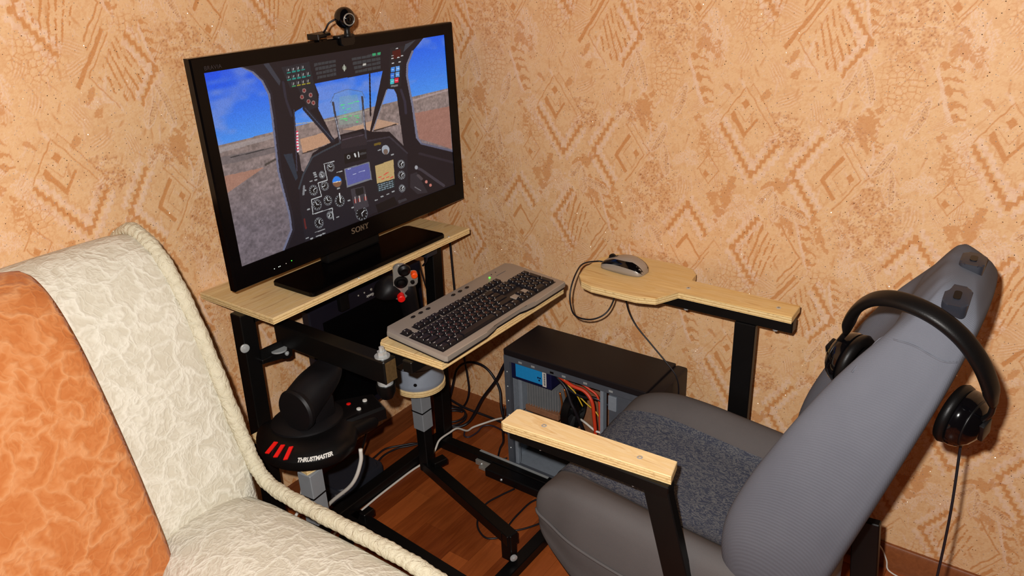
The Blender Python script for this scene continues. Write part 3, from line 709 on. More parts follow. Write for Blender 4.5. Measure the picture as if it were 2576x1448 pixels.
    for a, c, r_ in ((1085, 435, 45), (1180, 400, 41), (1110, 560, 47), (1200, 525, 43), (1120, 715, 46), (1235, 240, 40), (1300, 530, 50), (1160, 305, 32), (1830, 220, 38), (1830, 315, 38), (1830, 430, 34), (1215, 650, 36), (1480, 640, 62)):
        cx, cy = Z2((a, c))[0]; q = r_*.297; disc(cx, cy, q, (96, 98, 104)); disc(cx, cy, q-1.6, (18, 17, 20))
        for t in range(12):
            an = t*math.pi/6; line([(cx+math.cos(an)*(q-4.5)*.82, cy+math.sin(an)*(q-4.5)), (cx+math.cos(an)*(q-2.4)*.82, cy+math.sin(an)*(q-2.4))], 1.4, (170, 172, 176))
        an = a*.7; line([(cx, cy), (cx+math.cos(an)*q*.5, cy+math.sin(an)*q*.6)], 1.6, (210, 212, 214)); line([(cx, cy), (cx+math.cos(an+2)*q*.35, cy+math.sin(an+2)*q*.4)], 1.4, (180, 180, 184))
    cx, cy = Z2((1283, 365))[0]; disc(cx, cy, 15, (60, 60, 64)); q = ((x-cx)/.82)**2+(y_-cy)**2; put((q < 182) & (y_ < cy-.2*(x-cx)), (40, 120, 220)); put((q < 182) & (y_ >= cy-.2*(x-cx)), (120, 84, 62)); line([(cx-8, cy+2), (cx+8, cy-1)], 2, (220, 200, 170))
    cx, cy = Z2((1702, 95))[0]; disc(cx, cy, 12, (150, 155, 165)); disc(cx, cy+5, 7, (110, 90, 80))
    fill(Z2((1345, 255), (1560, 198), (1578, 350), (1365, 418)), (112, 114, 124)); fill(Z2((1356, 262), (1554, 208), (1568, 338), (1372, 398)), (84, 88, 150)); line(Z2((1380, 260), (1400, 255)), 2, (190, 195, 220)); line(Z2((1420, 305), (1445, 298)), 1.6, (190, 195, 220)); line(Z2((1470, 285), (1520, 272)), 1.4, (170, 175, 210))
    fill(Z2((1608, 232), (1765, 180), (1769, 345), (1620, 385)), (178, 152, 104)); fill(Z2((1620, 385), (1769, 345), (1770, 420), (1625, 462)), (34, 40, 44))
    for a, c in ((1635, 335), (1680, 310), (1700, 335), (1660, 348), (1735, 338), (1695, 300)): line(Z2((a, c), (a+22, c-9)), 2.2, (200, 70, 60))
    for i in range(4):
        for j in range(6):
            a = 1630+j*22+i*2; c = 398+i*16-j*6; line(Z2((a, c), (a+12, c-3)), 2, (130, 150, 160))
    for pl in (((1180, 212), (1265, 190)), ((1180, 212), (1203, 350), (1125, 375), (1150, 487), (1065, 515), (1072, 640), (1235, 590), (1242, 690)), ((1285, 285), (1330, 275))): line(Z2(*pl), 1.8, (176, 178, 180))
    for a, c in ((1090, 290), (1095, 305), (1100, 322), (1060, 360), (1100, 350), (1285, 425), (1005, 440), (1030, 600), (1370, 530), (1400, 590), (1640, 100), (1650, 500), (1700, 480), (1745, 458), (1010, 845), (1045, 850), (1095, 830), (1120, 822), (1148, 810), (1600, 530), (1750, 140), (1270, 670)): line(Z2((a, c), (a+16, c-5)), 3, (150, 152, 154))
    line(Z2((1008, 400), (1000, 470)), 5, (120, 122, 126)); line(Z2((1000, 680), (1010, 760)), 4, (90, 34, 34)); line(Z2((1085, 795), (1165, 770)), 2, (140, 140, 142)); line(Z2((1300, 465), (1305, 540)), 2.4, (220, 220, 220))
    fill(Z2((1350, 130), (1540, 85), (1540, 170), (1355, 215)), (18, 17, 20)); disc(*Z2((1388, 155))[0], 5, (160, 160, 160)); disc(*Z2((1388, 155))[0], 3.2, (20, 20, 22)); line(Z2((1440, 130), (1446, 150)), 4, (200, 200, 200)); line(Z2((1470, 115), (1474, 155)), 2.5, (190, 190, 190)); line(Z2((1490, 130), (1530, 120)), 5, (60, 60, 62))
    fill(Z2((1395, 430), (1510, 405), (1545, 580), (1420, 620)), (58, 54, 60)); fill(Z2((1430, 430), (1500, 415), (1505, 470), (1440, 490)), (24, 24, 26))
    for a in (1430, 1465, 1515): fill(Z2((a-10, 520-(a-1430)*.25), (a+10, 514-(a-1430)*.25), (a+12, 545-(a-1430)*.25), (a-8, 552-(a-1430)*.25)), (120, 26, 26)); line(Z2((a, 500-(a-1430)*.25), (a+4, 548-(a-1430)*.25)), 2, (180, 170, 165))
    for a in (1640, 1630): line(Z2((1610, 45+a-1630), (1660, 35+a-1630)), 3, (150, 120, 30), .6)
    # side console
    line(Z2((1955, 250), (2000, 270), (2190, 410)), 7, (58, 52, 60)); disc(*Z2((1958, 250))[0], 5, (150, 150, 156)); fill(Z2((1905, 310), (1960, 290), (2050, 470), (1960, 480), (1900, 420)), (42, 38, 44)); line(Z2((1970, 320), (2000, 350)), 7, (70, 62, 66)); disc(*Z2((2040, 375))[0], 4, (190, 120, 110)); disc(*Z2((2075, 405))[0], 4, (180, 110, 100)); line(Z2((1940, 420), (1990, 450)), 2, (110, 106, 110)); fill(Z2((1790, 535), (1860, 515), (1870, 530), (1800, 560)), (50, 48, 54)); line(Z2((1990, 130), (2280, 210)), 6, (40, 34, 42)); fill(Z2((1600, 570), (1760, 500), (1790, 570), (1620, 640)), (14, 12, 15))
    img[:] = img*(.93+.14*rng.random(x.shape))[..., None]
    c = np.clip(img/255, 0, 1); c = np.where(c <= .04045, c/12.92, ((c+.055)/1.055)**2.4)
    return u, v, c
u_, v_, pic = picture()
P = np.stack([SX0-.001+u_*(SX1-SX0+.002), np.full(u_.shape, TY+.0032), SZ1+.001-v_*(SZ1-SZ0+.002)], -1)-np.array(W[tv].translation)
m, nt, b = newmat('lit_tv_screen')
a_ = nt.nodes.new('ShaderNodeVertexColor'); a_.layer_name = 'picture'
nt.links.new(a_.outputs[0], b.inputs['Emission Color']); b.inputs['Emission Strength'].default_value = 1.0
b.inputs['Base Color'].default_value = (.006, .006, .007, 1); b.inputs['Roughness'].default_value = .25; b.inputs['Specular IOR Level'].default_value = .25
me = grid_mesh('screen', P[::-1], 'picture', pic[::-1], m); so = bpy.data.objects.new('screen', me); COL.objects.link(so); so.parent = tv; so['label'] = 'lit screen with cockpit view over desert'
# logos, lights, stand
face = lambda x, z, y_=TY-.0003: axes((x, y_, z), (1, 0, 0), (0, 0, 1))
lg = B(); fm = face(-.478, .8325) @ Matrix.Scale(.72, 4); h = .019; hw = h*.55
def serif(x, y_, w_): stroke(lg, [(x-w_/2, y_), (x+w_/2, y_)], .0022, fm)
X0 = -.033
S_ = [(.009, .0155), (.0085, .0185), (.004, .0190), (-.001, .0188), (-.0055, .0165), (-.006, .0135), (-.003, .0110), (.003, .0085), (.0065, .0060), (.006, .0025), (.002, .0004), (-.003, .0004), (-.0065, .002), (-.007, .0045)]
stroke(lg, [(X0+a, c) for a, c in S_], [.002, .002, .0025, .003, .004, .0042, .0048, .0048, .0042, .004, .003, .0025, .002, .002], fm)
O_ = [(-.010+.0095*math.cos(t*math.pi/10), .0095+.0092*math.sin(t*math.pi/10)) for t in range(21)]
stroke(lg, O_, [.0024+.0028*abs(math.cos(t*math.pi/10)) for t in range(21)], fm)
for xx in (.0065, .0195): stroke(lg, [(xx, 0), (xx, .019)], .003, fm); serif(xx, .0185, .008); serif(xx, .0005, .008)
stroke(lg, [(.0065, .019), (.0195, 0)], .0042, fm)
stroke(lg, [(.028, .019), (.034, .009)], .0042, fm); stroke(lg, [(.0405, .019), (.0345, .009)], .003, fm); stroke(lg, [(.0342, .010), (.0342, 0)], .0042, fm); serif(.028, .0185, .009); serif(.0405, .0185, .008); serif(.0342, .0005, .009)
obj('maker_logo', lg, M_LOGO, tv)
obj('series_logo', text_bm('BRAVIA', .012, face(-.818, 1.291), spacing=1.05), M_LOGOD, tv)
for x, z, mt in ((-.757, .823, M_WLED), (-.744, .8235, M_WLED), (-.740, .8237, M_WLED), (-.722, .8245, M_LOGOW), (-.705, .826, M_GREEN)):
    obj('indicator_light', lathe(B(), [(.0011, 0), (.0011, .0006), (.0002, .0008)], 10, axes((x, TY+.0001, z), (1, 0, 0), (0, 0, 1))), mt, tv)
bm = prism(B(), rrect(-.72, -.232, -.279, -.125, .012), .7515, .762, .002); obj('stand_base', bm, M_TVB, tv, label='glossy black stand plate')
obj('stand_neck', box(B(), -.57, -.38, -.165, -.135, .7621, .86, .006), M_TVS, tv)

# ================================================================== WEBCAM
wc = thing('webcam', 'small round black webcam clipped to the top edge of the television', 'webcam', (-.46, -.2, 1.3165))
bc = Vector((-.452, -.212, 1.3615))
look = Vector((-.30, -1, -.14)).normalized(); side = Vector((0, 0, 1)).cross(look).normalized()
bm = B(); bmesh.ops.create_uvsphere(bm, u_segments=32, v_segments=20, radius=.0248, matrix=Matrix.Translation(bc)); ball = obj('ball', bm, M_GLOSSB, wc, True)
lm_ = frame_z(bc+look*.0185, bc+look*.06)
obj('lens_ring', lathe(B(), [(.0125, 0), (.0148, .004), (.0138, .0068), (.0120, .006), (.0120, .003)], 32, lm_), M_SILVERM, ball, True)
obj('lens', lathe(B(), [(.0121, .002), (.0121, .0056), (.007, .006), (.0002, .005)], 28, lm_), M_GLOSSB, ball, True)
obj('stem', lathe(B(), [(.012, 0), (.009, .006), (.007, .014), (.009, .024)], 18, Matrix.Translation((-.452, -.215, 1.3175))), M_BLACK, wc, True)
bm = B(); prism(bm, rrect(-.482, -.425, -.215, -.19, .008), 1.3175, 1.3228, .002); prism(bm, rrect(-.468, -.424, 1.298, 1.324, .006), 0, .007, .002, axes((0, -.2012, 0), (1, 0, 0), (0, 0, 1)))
obj('clip', bm, M_BLACK, wc, SM)
bm = B(); prism(bm, rrect(-.03, .02, -.014, .014, .006), 0, .006, .002, axes((-.498, -.175, 1.325), (1, 0, .05), (0, 1, .1))); box(bm, -.522, -.472, -.164, -.160, 1.3175, 1.331, .001, 1); box(bm, -.53, -.524, -.2, -.16, 1.3175, 1.331, .001, 1)
obj('rear_foot', bm, M_BLACK, wc, SM)
obj('cable', tube(B(), [(-.475, -.205, 1.360), (-.488, -.195, 1.352), (-.492, -.185, 1.338), (-.488, -.17, 1.33), (-.48, -.15, 1.32), (-.48, -.11, 1.28)], .0022, 8), M_CABLE, wc, True)

# ================================================================== SECOND MONITOR, hung upside down under the shelf
mo = thing('monitor', 'black computer monitor hung upside down under the plywood shelf, switched off', 'monitor', (-.41, -.11, .262))
MX0, MX1, MZ0, MZ1, MY = -.632, -.196, .262, .636, -.132
bm = B()
o4 = [(MX0, MZ0), (MX1, MZ0), (MX1, MZ1), (MX0, MZ1)]; i4 = [(MX0+.042, MZ0+.022), (MX1-.03, MZ0+.022), (MX1-.03, MZ1-.045), (MX0+.042, MZ1-.045)]
R = [ring(i4, MY+.006), ring(i4, MY+.0005), ring(grow(o4, -.004), MY), ring(o4, MY+.004), ring(o4, MY+.028), ring(grow(o4, -.04), MY+.05)]
for a, c in zip(R, R[1:]):
    for i in range(4): bm.faces.new((a[i], a[(i+1) % 4], c[(i+1) % 4], c[i]))
bm.faces.new(R[-1]); obj('monitor_housing', bm, M_MONB, mo)
obj('panel', box(B(), MX0+.04, MX1-.028, MY+.0055, MY+.008, MZ0+.02, MZ1-.043), M_MONS, mo)
for i, x in enumerate((-.455, -.432, -.405, -.382)): obj('button', lathe(B(), [(.0045 if i == 2 else .003, 0), (.004 if i == 2 else .0026, .002), (.0003, .0026)], 14, axes((x, MY-.0001, .621), (1, 0, 0), (0, 0, 1))), M_SILVERM, mo, True)
obj('maker_logo', text_bm('ViewSonic', .0125, axes((-.40, MY-.0003, .609), (-1, 0, 0), (0, 0, -1))), M_LOGOW, mo)
obj('hanger', box(B(), -.50, -.33, MY+.03, MY+.05, .58, .70, .003), M_STEEL, mo)
bm = box(B(), -.548, -.518, -.165, -.15, .615, .70, .003); obj('hook', bm, M_STEEL, mo)

# ================================================================== FLIGHT STICK on the drum
st = thing('flight_stick', 'black joystick grip with silver plate, red and orange buttons behind the keyboard', 'joystick', (-.411, -.295, .470))
obj('shaft', tube(B(), [(-.411, -.295, .4725), (-.408, -.293, .51), (-.403, -.29, .55)], .011, 12), M_STEEL, st, True)
def oval(p, axis, rx, ry, n=20, xdir=(1, 0, 0)):
    d = Vector(axis).normalized(); x = (Vector(xdir)-d*Vector(xdir).dot(d)).normalized(); y_ = d.cross(x)
    return [Vector(p)+x*(rx*math.cos(2*math.pi*k/n))+y_*(ry*math.sin(2*math.pi*k/n)) for k in range(n)]
bm = B(); loft(bm, [oval(p, (-.45, -.15, 1), a, c) for p, a, c in (((-.398, -.285, .53), .028, .03), ((-.402, -.287, .55), .024, .028), ((-.412, -.292, .59), .021, .027), ((-.425, -.30, .625), .022, .028), ((-.44, -.31, .66), .024, .03), ((-.452, -.318, .69), .024, .032), ((-.458, -.32, .712), .016, .022))])
obj('grip', bm, M_BLACKM, st, True)
bm = B(); loft(bm, [oval(p, (-.8, .0, .45), a, c) for p, a, c in (((-.455, -.30, .685), .026, .026), ((-.475, -.30, .69), .032, .03), ((-.50, -.295, .698), .033, .03), ((-.518, -.293, .70), .024, .022))])
obj('head', bm, M_BLACKM, st, True)
pf = axes((-.478, -.335, .722), (.80, -.60, -.05), (-.05, -.25, 1))      # face of the button plate
bm = B(); prism(bm, rrect(-.022, .016, -.062, .048, .016, 6), -.006, .004, .003, pf, seg=2); prism(bm, rrect(.008, .042, -.022, .022, .010, 5), -.006, .0035, .003, pf, seg=2)
pl = obj('button_plate', bm, M_SILVERM, st, SM)
obj('thumb_hat', lathe(B(), [(.019, .003), (.017, .008), (.013, .009), (.011, .006), (.009, .012), (.003, .014), (.0002, .014)], 26, pf @ Matrix.Translation((-.002, -.005, 0))), M_BLACK, pl, SM)
obj('thumb_hat', lathe(B(), [(.017, .003), (.016, .010), (.009, .014), (.0002, .012)], 26, pf @ Matrix.Translation((.006, .032, 0))), M_BLACK, pl, SM)
obj('red_button', lathe(B(), [(.010, .002), (.010, .022), (.008, .024), (.0002, .024)], 20, pf @ Matrix.Translation((-.004, -.047, 0))), M_RED, pl, SM, label='red push button')
obj('orange_button', lathe(B(), [(.0085, .002), (.0085, .016), (.0065, .018), (.0002, .018)], 20, pf @ Matrix.Translation((.031, .018, 0))), M_ORANGEB, pl, SM, label='orange push button')
obj('trim_switch', lathe(B(), [(.006, .003), (.005, .008), (.0002, .009)], 16, pf @ Matrix.Translation((.028, -.008, 0))), M_BLACK, pl, SM)

# ================================================================== THROTTLE
th = thing('throttle', 'black joystick throttle unit with red stripes and raised handle on plywood board', 'throttle', (-.845, -.345, .432))
# frame: +x points to the unit's left front as seen, the curved nose towards the viewer
tf = axes((-.808, -.334, .432), (.90, -.44, 0), (.44, .90, 0))
nose = [(-.02+.135*math.cos(math.radians(a)), -.01+.15*math.sin(math.radians(a))) for a in range(150, 292, 8)]
poly = nose+[(.06, -.125), (.085, -.075), (.145, -.055), (.165, -.01), (.15, .03), (.03, .075), (-.06, .08)]
poly = [(a*.94, c*.94) for a, c in poly]
bm = B()
def scaled(p, k, cx=0, cy=0): return [((x-cx)*k+cx, (y_-cy)*k+cy) for x, y_ in p]
rings = [[tf @ Vector((x, y_, z)) for x, y_ in scaled(poly, k)] for z, k in ((0.0, .90), (.006, .97), (.018, 1.0), (.030, .985), (.042, .90), (.050, .78), (.054, .62))]
loft(bm, rings); obj('base', bm, M_BLACK, th, SM)
bm = B(); prism(bm, [(.055, -.06), (.16, -.045), (.155, .035), (.05, .055)], .018, .052, .006, tf); obj('rear_block', bm, M_BLACK, th, SM)
for x, y_, mt in ((.085, .012, M_RED), (.10, -.022, M_LOGOW), (.125, .008, M_LOGOW)): obj('push_button', lathe(B(), [(.006, 0), (.0055, .003), (.0003, .004)], 16, tf @ Matrix.Translation((x, y_, .052))), mt, th, SM)
bm = B(); loft(bm, [[tf @ Vector((x, y_, z)) for x, y_ in [(-.02+r*math.cos(t*math.pi/14), .0+r*.9*math.sin(t*math.pi/14)) for t in range(28)]] for r, z in ((.088, .046), (.085, .058), (.07, .066), (.03, .07))]); obj('turret', bm, M_BLACKM, th, SM)
# handle: fat curved grip rising to the upper right, round end disc to the left
hp = [(x-.045, y_-.066, z+.055) for x, y_, z in [(-.825, -.29, .49), (-.80, -.285, .50), (-.765, -.28, .515), (-.73, -.275, .530), (-.708, -.272, .547), (-.70, -.272, .558)]]
hr = [(.050, .046), (.047, .046), (.044, .046), (.040, .044), (.026, .038), (.010, .022)]
ax_ = [(1, .1, .2), (1, .1, .3), (1, .1, .55), (.8, .1, .9), (.3, .05, 1), (.2, 0, 1)]
bm = B(); loft(bm, [oval(p, a, r_[0], r_[1], 24, (0, 0, 1)) for p, a, r_ in zip(spline(hp, 5), spline(ax_, 5), spline([(a, c, 0) for a, c in hr], 5))]); hd = obj('handle', bm, M_BLACKM, th, True)
bm = lathe(B(), [(.038, -.010), (.051, -.006), (.052, .004), (.048, .010), (.0003, .011)], 36, axes((-.871, -.356, .545), (0, .25, 1), (-.1, 1, -.2)) ); obj('end_disc', bm, M_BLACKM, hd, SM)
obj('neck', box(B(), -.845, -.78, -.381, -.311, .49, .555, .012), M_BLACKM, th, SM)
# red stripes and maker's name on the sloping nose
def on_nose(ang, k, z): 
    a = math.radians(ang); k *= .94; return tf @ Vector(((-.02+.135*math.cos(a))*k, (-.01+.15*math.sin(a))*k, z))
for a in (205, 217, 229):
    p, q = on_nose(a, .985, .0365), on_nose(a+1, .80, .0515)
    t = Vector((-math.sin(math.radians(a)), math.cos(math.radians(a)), 0))*.0045
    nrm = Vector((0, 0, 1))*.003+(p-q).normalized()*.001
    bm = B(); loft(bm, [[p-t, p+t, p+t+nrm, p-t+nrm], [q-t, q+t, q+t+nrm, q-t+nrm]]); obj('red_stripe', bm, M_RED, th, label='red stripe')
bm = text_bm('THRUSTMASTER', .0130, Matrix.Identity(4), shear=.25, spacing=.95, bold=.0006)
bmesh.ops.triangulate(bm, faces=bm.faces)
for v in bm.verts:                                   # wrap the name round the curved, sloping nose
    t_ = (v.co.y+.002)/.0173; v.co = on_nose(259+math.degrees(v.co.x/.140), .985-.085*t_, .030+.012*t_)+(tf.to_3x3() @ Vector((0, -.5, .8)))*(.0012+v.co.z)
obj('maker_name', bm, M_LOGOW, th)

# ================================================================== KEYBOARD
tilt = math.radians(4.5)
kb = thing('keyboard', 'silver and black computer keyboard with one lit green light on plywood tray', 'keyboard', (-.722, -.695, .6925), Matrix.Rotation(tilt, 3, 'X'))
KF = W[kb]; KW, KD = .470, .193
front = [(0.004, 0.0), (.14, 0), (.17, .004), (.19, .009), (.28, .009), (.30, .004), (.33, 0), (KW-.004, 0)]
poly = [(0, .006)]+front+[(KW, .006), (KW+.006, KD-.02), (KW-.004, KD), (.02, KD), (.004, KD-.015)]
bm = prism(B(), poly, .006, .019, .004, seg=2); obj('case', bm, M_SILVER, kb, SM, frame=KF)
obj('underside', prism(B(), scaled(poly, .985, KW/2, KD/2), .0, .006), M_BLACKM, kb, frame=KF)
for x, y_ in ((.03, KD-.03), (KW-.05, KD-.03)): obj('flip_foot', box(B(), x, x+.03, y_, y_+.008, -.0125, .0, .001, 1), M_BLACKM, kb, frame=KF)
U = .0190; kx0, ky0 = .014, .021
keys = []
def row_(y_, ws, x=0.0):
    for k in ws:
        if k > 0: keys.append((x, y_, k))
        x += abs(k)
row_(0, [1.25, 1.25, 1.25, 6.25, 1.25, 1.25, 1.25, 1.25]); row_(1, [2.25]+[1]*10+[2.75]); row_(2, [1.75]+[1]*11+[2.25]); row_(3, [1.5]+[1]*12+[1.5]); row_(4, [1]*13+[2])
row_(5.5, [1, -1, 1, 1, 1, 1, -.5, 1, 1, 1, 1, -.5, 1, 1, 1, 1])
row_(0, [1, 1, 1], 15.4); row_(1, [-1, 1, -1], 15.4); row_(3, [1, 1, 1], 15.4); row_(4, [1, 1, 1], 15.4); row_(5.5, [1, 1, 1], 15.4)
row_(0, [2, 1], 18.8); row_(1, [1, 1, 1], 18.8); row_(2, [1, 1, 1], 18.8); row_(3, [1, 1, 1], 18.8); row_(4, [1, 1, 1, 1], 18.8)
keys += [(21.8, 2, 1, 2), (21.8, 0, 1, 2)]
km = {}
obj('key_well', box(B(), kx0-.003, kx0+22.8*U+.003, ky0-.002, ky0+5*U+.002, .0191, .0197), M_KEY, kb, frame=KF)
for x0_, x1_, y0_ in ((0, 1, 5.5), (2, 6, 5.5), (6.5, 10.5, 5.5), (11, 15, 5.5), (15.4, 18.4, 5.5)):
    obj('key_well', box(B(), kx0+x0_*U-.002, kx0+x1_*U+.002, ky0+y0_*U-.002, ky0+(y0_+1)*U+.002, .0191, .0197), M_KEY, kb, frame=KF)
for x in (15.4, 17.4): obj('blank_plate', box(B(), kx0+x*U-.001, kx0+(x+1)*U+.001, ky0+U, ky0+2*U, .0191, .0225, .001, 1), M_SILVER, kb, frame=KF)
obj('blank_plate', box(B(), kx0+15.4*U, kx0+18.4*U, ky0+2*U, ky0+3*U, .0191, .0205, .001, 1), M_SILVER, kb, frame=KF) if False else None
leg_glint = B(); legr = B()
for kq in keys:
    x, y_, kw = kq[:3]; kh = kq[3] if len(kq) > 3 else 1
    key = (kw, kh)
    wx, wy = kw*U-.0012, kh*U-.0012
    if key not in km:
        bm = B(); t = .0024
        loft(bm, [[Vector((a, c, 0)) for a, c in ((0, 0), (wx, 0), (wx, wy), (0, wy))], [Vector((a, c, .0065)) for a, c in ((t*.8, t*.9), (wx-t*.8, t*.9), (wx-t*.8, wy-t*.6), (t*.8, wy-t*.6))], [Vector((a, c, .0072)) for a, c in ((t*1.3, t*1.4), (wx-t*1.3, t*1.4), (wx-t*1.3, wy-t*1.1), (t*1.3, wy-t*1.1))]])
        bm.transform(KF); o = obj('key', bm, M_KEY, kb); km[key] = o.data
    else:
        o = bpy.data.objects.new('key', km[key]); COL.objects.link(o); o.parent = kb
    o.location = (kx0+x*U+.0006, ky0+y_*U+.0006, .0197)
    bx, by = kx0+x*U+.0036, ky0+y_*U+wy-.0065
    if kw < 6:
        L = .0028 if kw < 1.2 else .006
        box(leg_glint, bx, bx+L, by, by+.0011, .0268, .02705)
        box(leg_glint, kx0+x*U+.0026, kx0+x*U+.0031, ky0+y_*U+.0016, ky0+y_*U+.0032, .0228, .0262)  # upright white bar: painted highlight on the key's front corner, not a legend
        if kw == 1 and x < 14 and 0 < y_ < 4: box(legr, bx+.004, bx+.0062, by-.003, by-.0018, .0268, .02705)
o = obj('key_legends_and_glints', leg_glint, M_LEG_GLINT, kb, frame=KF); o['kind'] = 'stuff'
o = obj('red_key_legends', legr, M_LEGR, kb, frame=KF); o['kind'] = 'stuff'
for x in (.088, .114, .140, .232, .258, .285): obj('media_button', lathe(B(), [(.0055, 0), (.005, .0016), (.0003, .002)], 18, Matrix.Translation((x, KD-.017, .0188)) @ Matrix.Diagonal((1.35, .75, 1, 1))), M_BLACK, kb, SM, frame=KF)
obj('indicator_light', lathe(B(), [(.0026, 0), (.0026, .0012), (.0003, .0016)], 14, Matrix.Translation((.366, KD-.026, .0189))), M_GREEN, kb, frame=KF)
for x in (.384, .402): obj('indicator_light', lathe(B(), [(.0016, 0), (.0016, .0006), (.0003, .0008)], 10, Matrix.Translation((x, KD-.018, .0189))), M_BLACK, kb, frame=KF)
obj('maker_mark', box(B(), .386, .425, KD-.034, KD-.0325, .0189, .0193), M_CASED, kb, frame=KF)

# ================================================================== CAR SEAT
seat = thing('car_seat', 'reclined grey cloth car seat with flecked cushion and plywood armrests', 'seat', (-.45, -1.1, .035))
SC = -.452
def ringxz(y_, hw_, zt, zb, bol, front=0):
    """cushion cross-section across x at depth y"""
    p = [(-hw_*.86, zb), (-hw_*.97, zb+(zt-zb)*.35), (-hw_, zb+(zt-zb)*.72), (-hw_*.97, zt+bol*.55), (-hw_*.86, zt+bol), (-hw_*.72, zt+bol*.75), (-hw_*.56, zt+.006), (-hw_*.28, zt), (0, zt-.002), (hw_*.28, zt), (hw_*.56, zt+.006), (hw_*.72, zt+bol*.75), (hw_*.86, zt+bol), (hw_*.97, zt+bol*.55), (hw_, zb+(zt-zb)*.72), (hw_*.97, zb+(zt-zb)*.35), (hw_*.86, zb), (0, zb)]
    return [Vector((SC+q.x, y_, q.z)) for q in spline([(a, 0, c) for a, c in p], 4, True)]
cs = [(-.878, .205, .375, .345, .004), (-.883, .225, .398, .315, .008), (-.90, .234, .415, .28, .014), (-.94, .242, .425, .24, .026), (-1.0, .254, .424, .205, .038), (-1.08, .257, .415, .19, .046), (-1.18, .257, .402, .18, .05), (-1.28, .255, .392, .18, .05), (-1.37, .25, .385, .19, .045), (-1.40, .235, .375, .22, .03)]
CS = spline([(a, c, d) for a, c, d, e, f in cs], 4); CS2 = spline([(e, f, 0) for a, c, d, e, f in cs], 4)
rings = [ringxz(a.x, a.y, a.z, c.x, c.y) for a, c in zip(CS, CS2)]
bm = B(); loft(bm, rings); cush = obj('cushion', bm, M_SEATD, seat, True, label='grey seat cushion')
bm = B(); idx0 = 6*4-1; idx1 = 10*4+2
ins = [[p+Vector((0, -.0 if i > 3 else .002, .0025)) for p in r[idx0:idx1]] for i, r in enumerate(rings[:-3])]
loft(bm, ins, close=False); obj('cushion_insert', bm, M_SEATP, cush, True, label='flecked dark cushion panel')
for s_ in (-1, 1):
    pts = [(SC+s_*(a.y*(1.006 if s_ < 0 else .98)), a.x, c.x+(a.z-c.x)*.62) for a, c in zip(CS[3:], CS2[3:])][::4]
    obj('seam', tube(B(), pts, .0035, 6, 4), M_SEATD, cush, True)
# backrest
def ringb(yf, yr, z, hw_, cx, dz):
    d = yf-yr; k = .66+.36*min(1, max(0, (z-.86)/.1)); j = .78+.22*min(1, max(0, (z-.86)/.1)); e_ = 1-.10*min(1, max(0, (z-.90)/.08))
    p = [(-hw_*.80, 0), (-hw_*.95, d*.16), (-hw_, d*.5), (-hw_*.985, d*.82), (-hw_*.9, d*e_), (-hw_*.78, d*.97), (-hw_*.6, d*j), (-hw_*.3, d*(k+.02)), (0, d*k), (hw_*.3, d*(k+.02)), (hw_*.6, d*j), (hw_*.78, d*.97), (hw_*.9, d*e_), (hw_*.985, d*.82), (hw_, d*.5), (hw_*.95, d*.16), (hw_*.80, 0), (0, -.004)]
    return [Vector((cx+q.x, yr+q.y, z-dz*(q.y/d if d else 0)+dz*.5)) for q in spline([(a, c, 0) for a, c in p], 4, True)]
bs = [(-1.365, -1.425, .315, .20, -.452, .0), (-1.318, -1.452, .375, .226, -.452, .0), (-1.300, -1.478, .45, .243, -.455, .0), (-1.305, -1.505, .54, .25, -.458, .01), (-1.335, -1.535, .64, .245, -.462, .02), (-1.385, -1.566, .75, .228, -.467, .02), (-1.435, -1.590, .84, .202, -.472, .01), (-1.483, -1.606, .91, .172, -.476, -.0), (-1.517, -1.614, .955, .148, -.48, -.015), (-1.540, -1.616, .985, .128, -.482, -.03), (-1.553, -1.611, 1.002, .108, -.484, -.032), (-1.565, -1.604, 1.012, .082, -.486, -.02), (-1.576, -1.597, 1.016, .045, -.487, -.008), (-1.583, -1.590, 1.017, .008, -.487, -.002)]
A1 = spline([(a, c, d) for a, c, d, e, f, g in bs], 4); A2 = spline([(e, f, g) for a, c, d, e, f, g in bs], 4)
bm = B(); loft(bm, [ringb(p.x, p.y, p.z, q.x, q.y, q.z) for p, q in zip(A1, A2)]); back = obj('backrest', bm, M_SEATG, seat, True, label='reclined grey backrest')
for gx, gy, gz in ((-.487, -1.585, 1.020), (-.592, -1.582, 1.0)):
    gm = axes((gx, gy, gz), (1, 0, .10+(.25 if gx < -.55 else 0)), (0, 1, .05))
    bm = prism(B(), rrect(-.023, .023, -.017, .017, .009), -.016, .009, .005, gm, seg=2); g_ = obj('headrest_guide', bm, M_BOXD, back, SM)
    obj('guide_hole', prism(B(), rrect(-.009, .009, -.005, .005, .004), .0095, .0106, 0, gm), M_BLACK, g_)
def near_side(y_, z):
    """point on the backrest's near flank"""
    i = min(range(len(A1)), key=lambda k: abs(A1[k].z-z)); R_ = ringb(A1[i].x, A1[i].y, A1[i].z, A2[i].x, A2[i].y, A2[i].z)
    p = min((q for q in R_ if q.x < A2[i].y), key=lambda q: abs(q.y-y_)); return Vector((p.x-.001, p.y, p.z))
obj('back_seam', tube(B(), [near_side(y_, z) for y_, z in ((-1.47, .885), (-1.492, .918), (-1.52, .935), (-1.55, .932), (-1.578, .918), (-1.602, .92))], .0014, 6), M_SEATG, back, True)
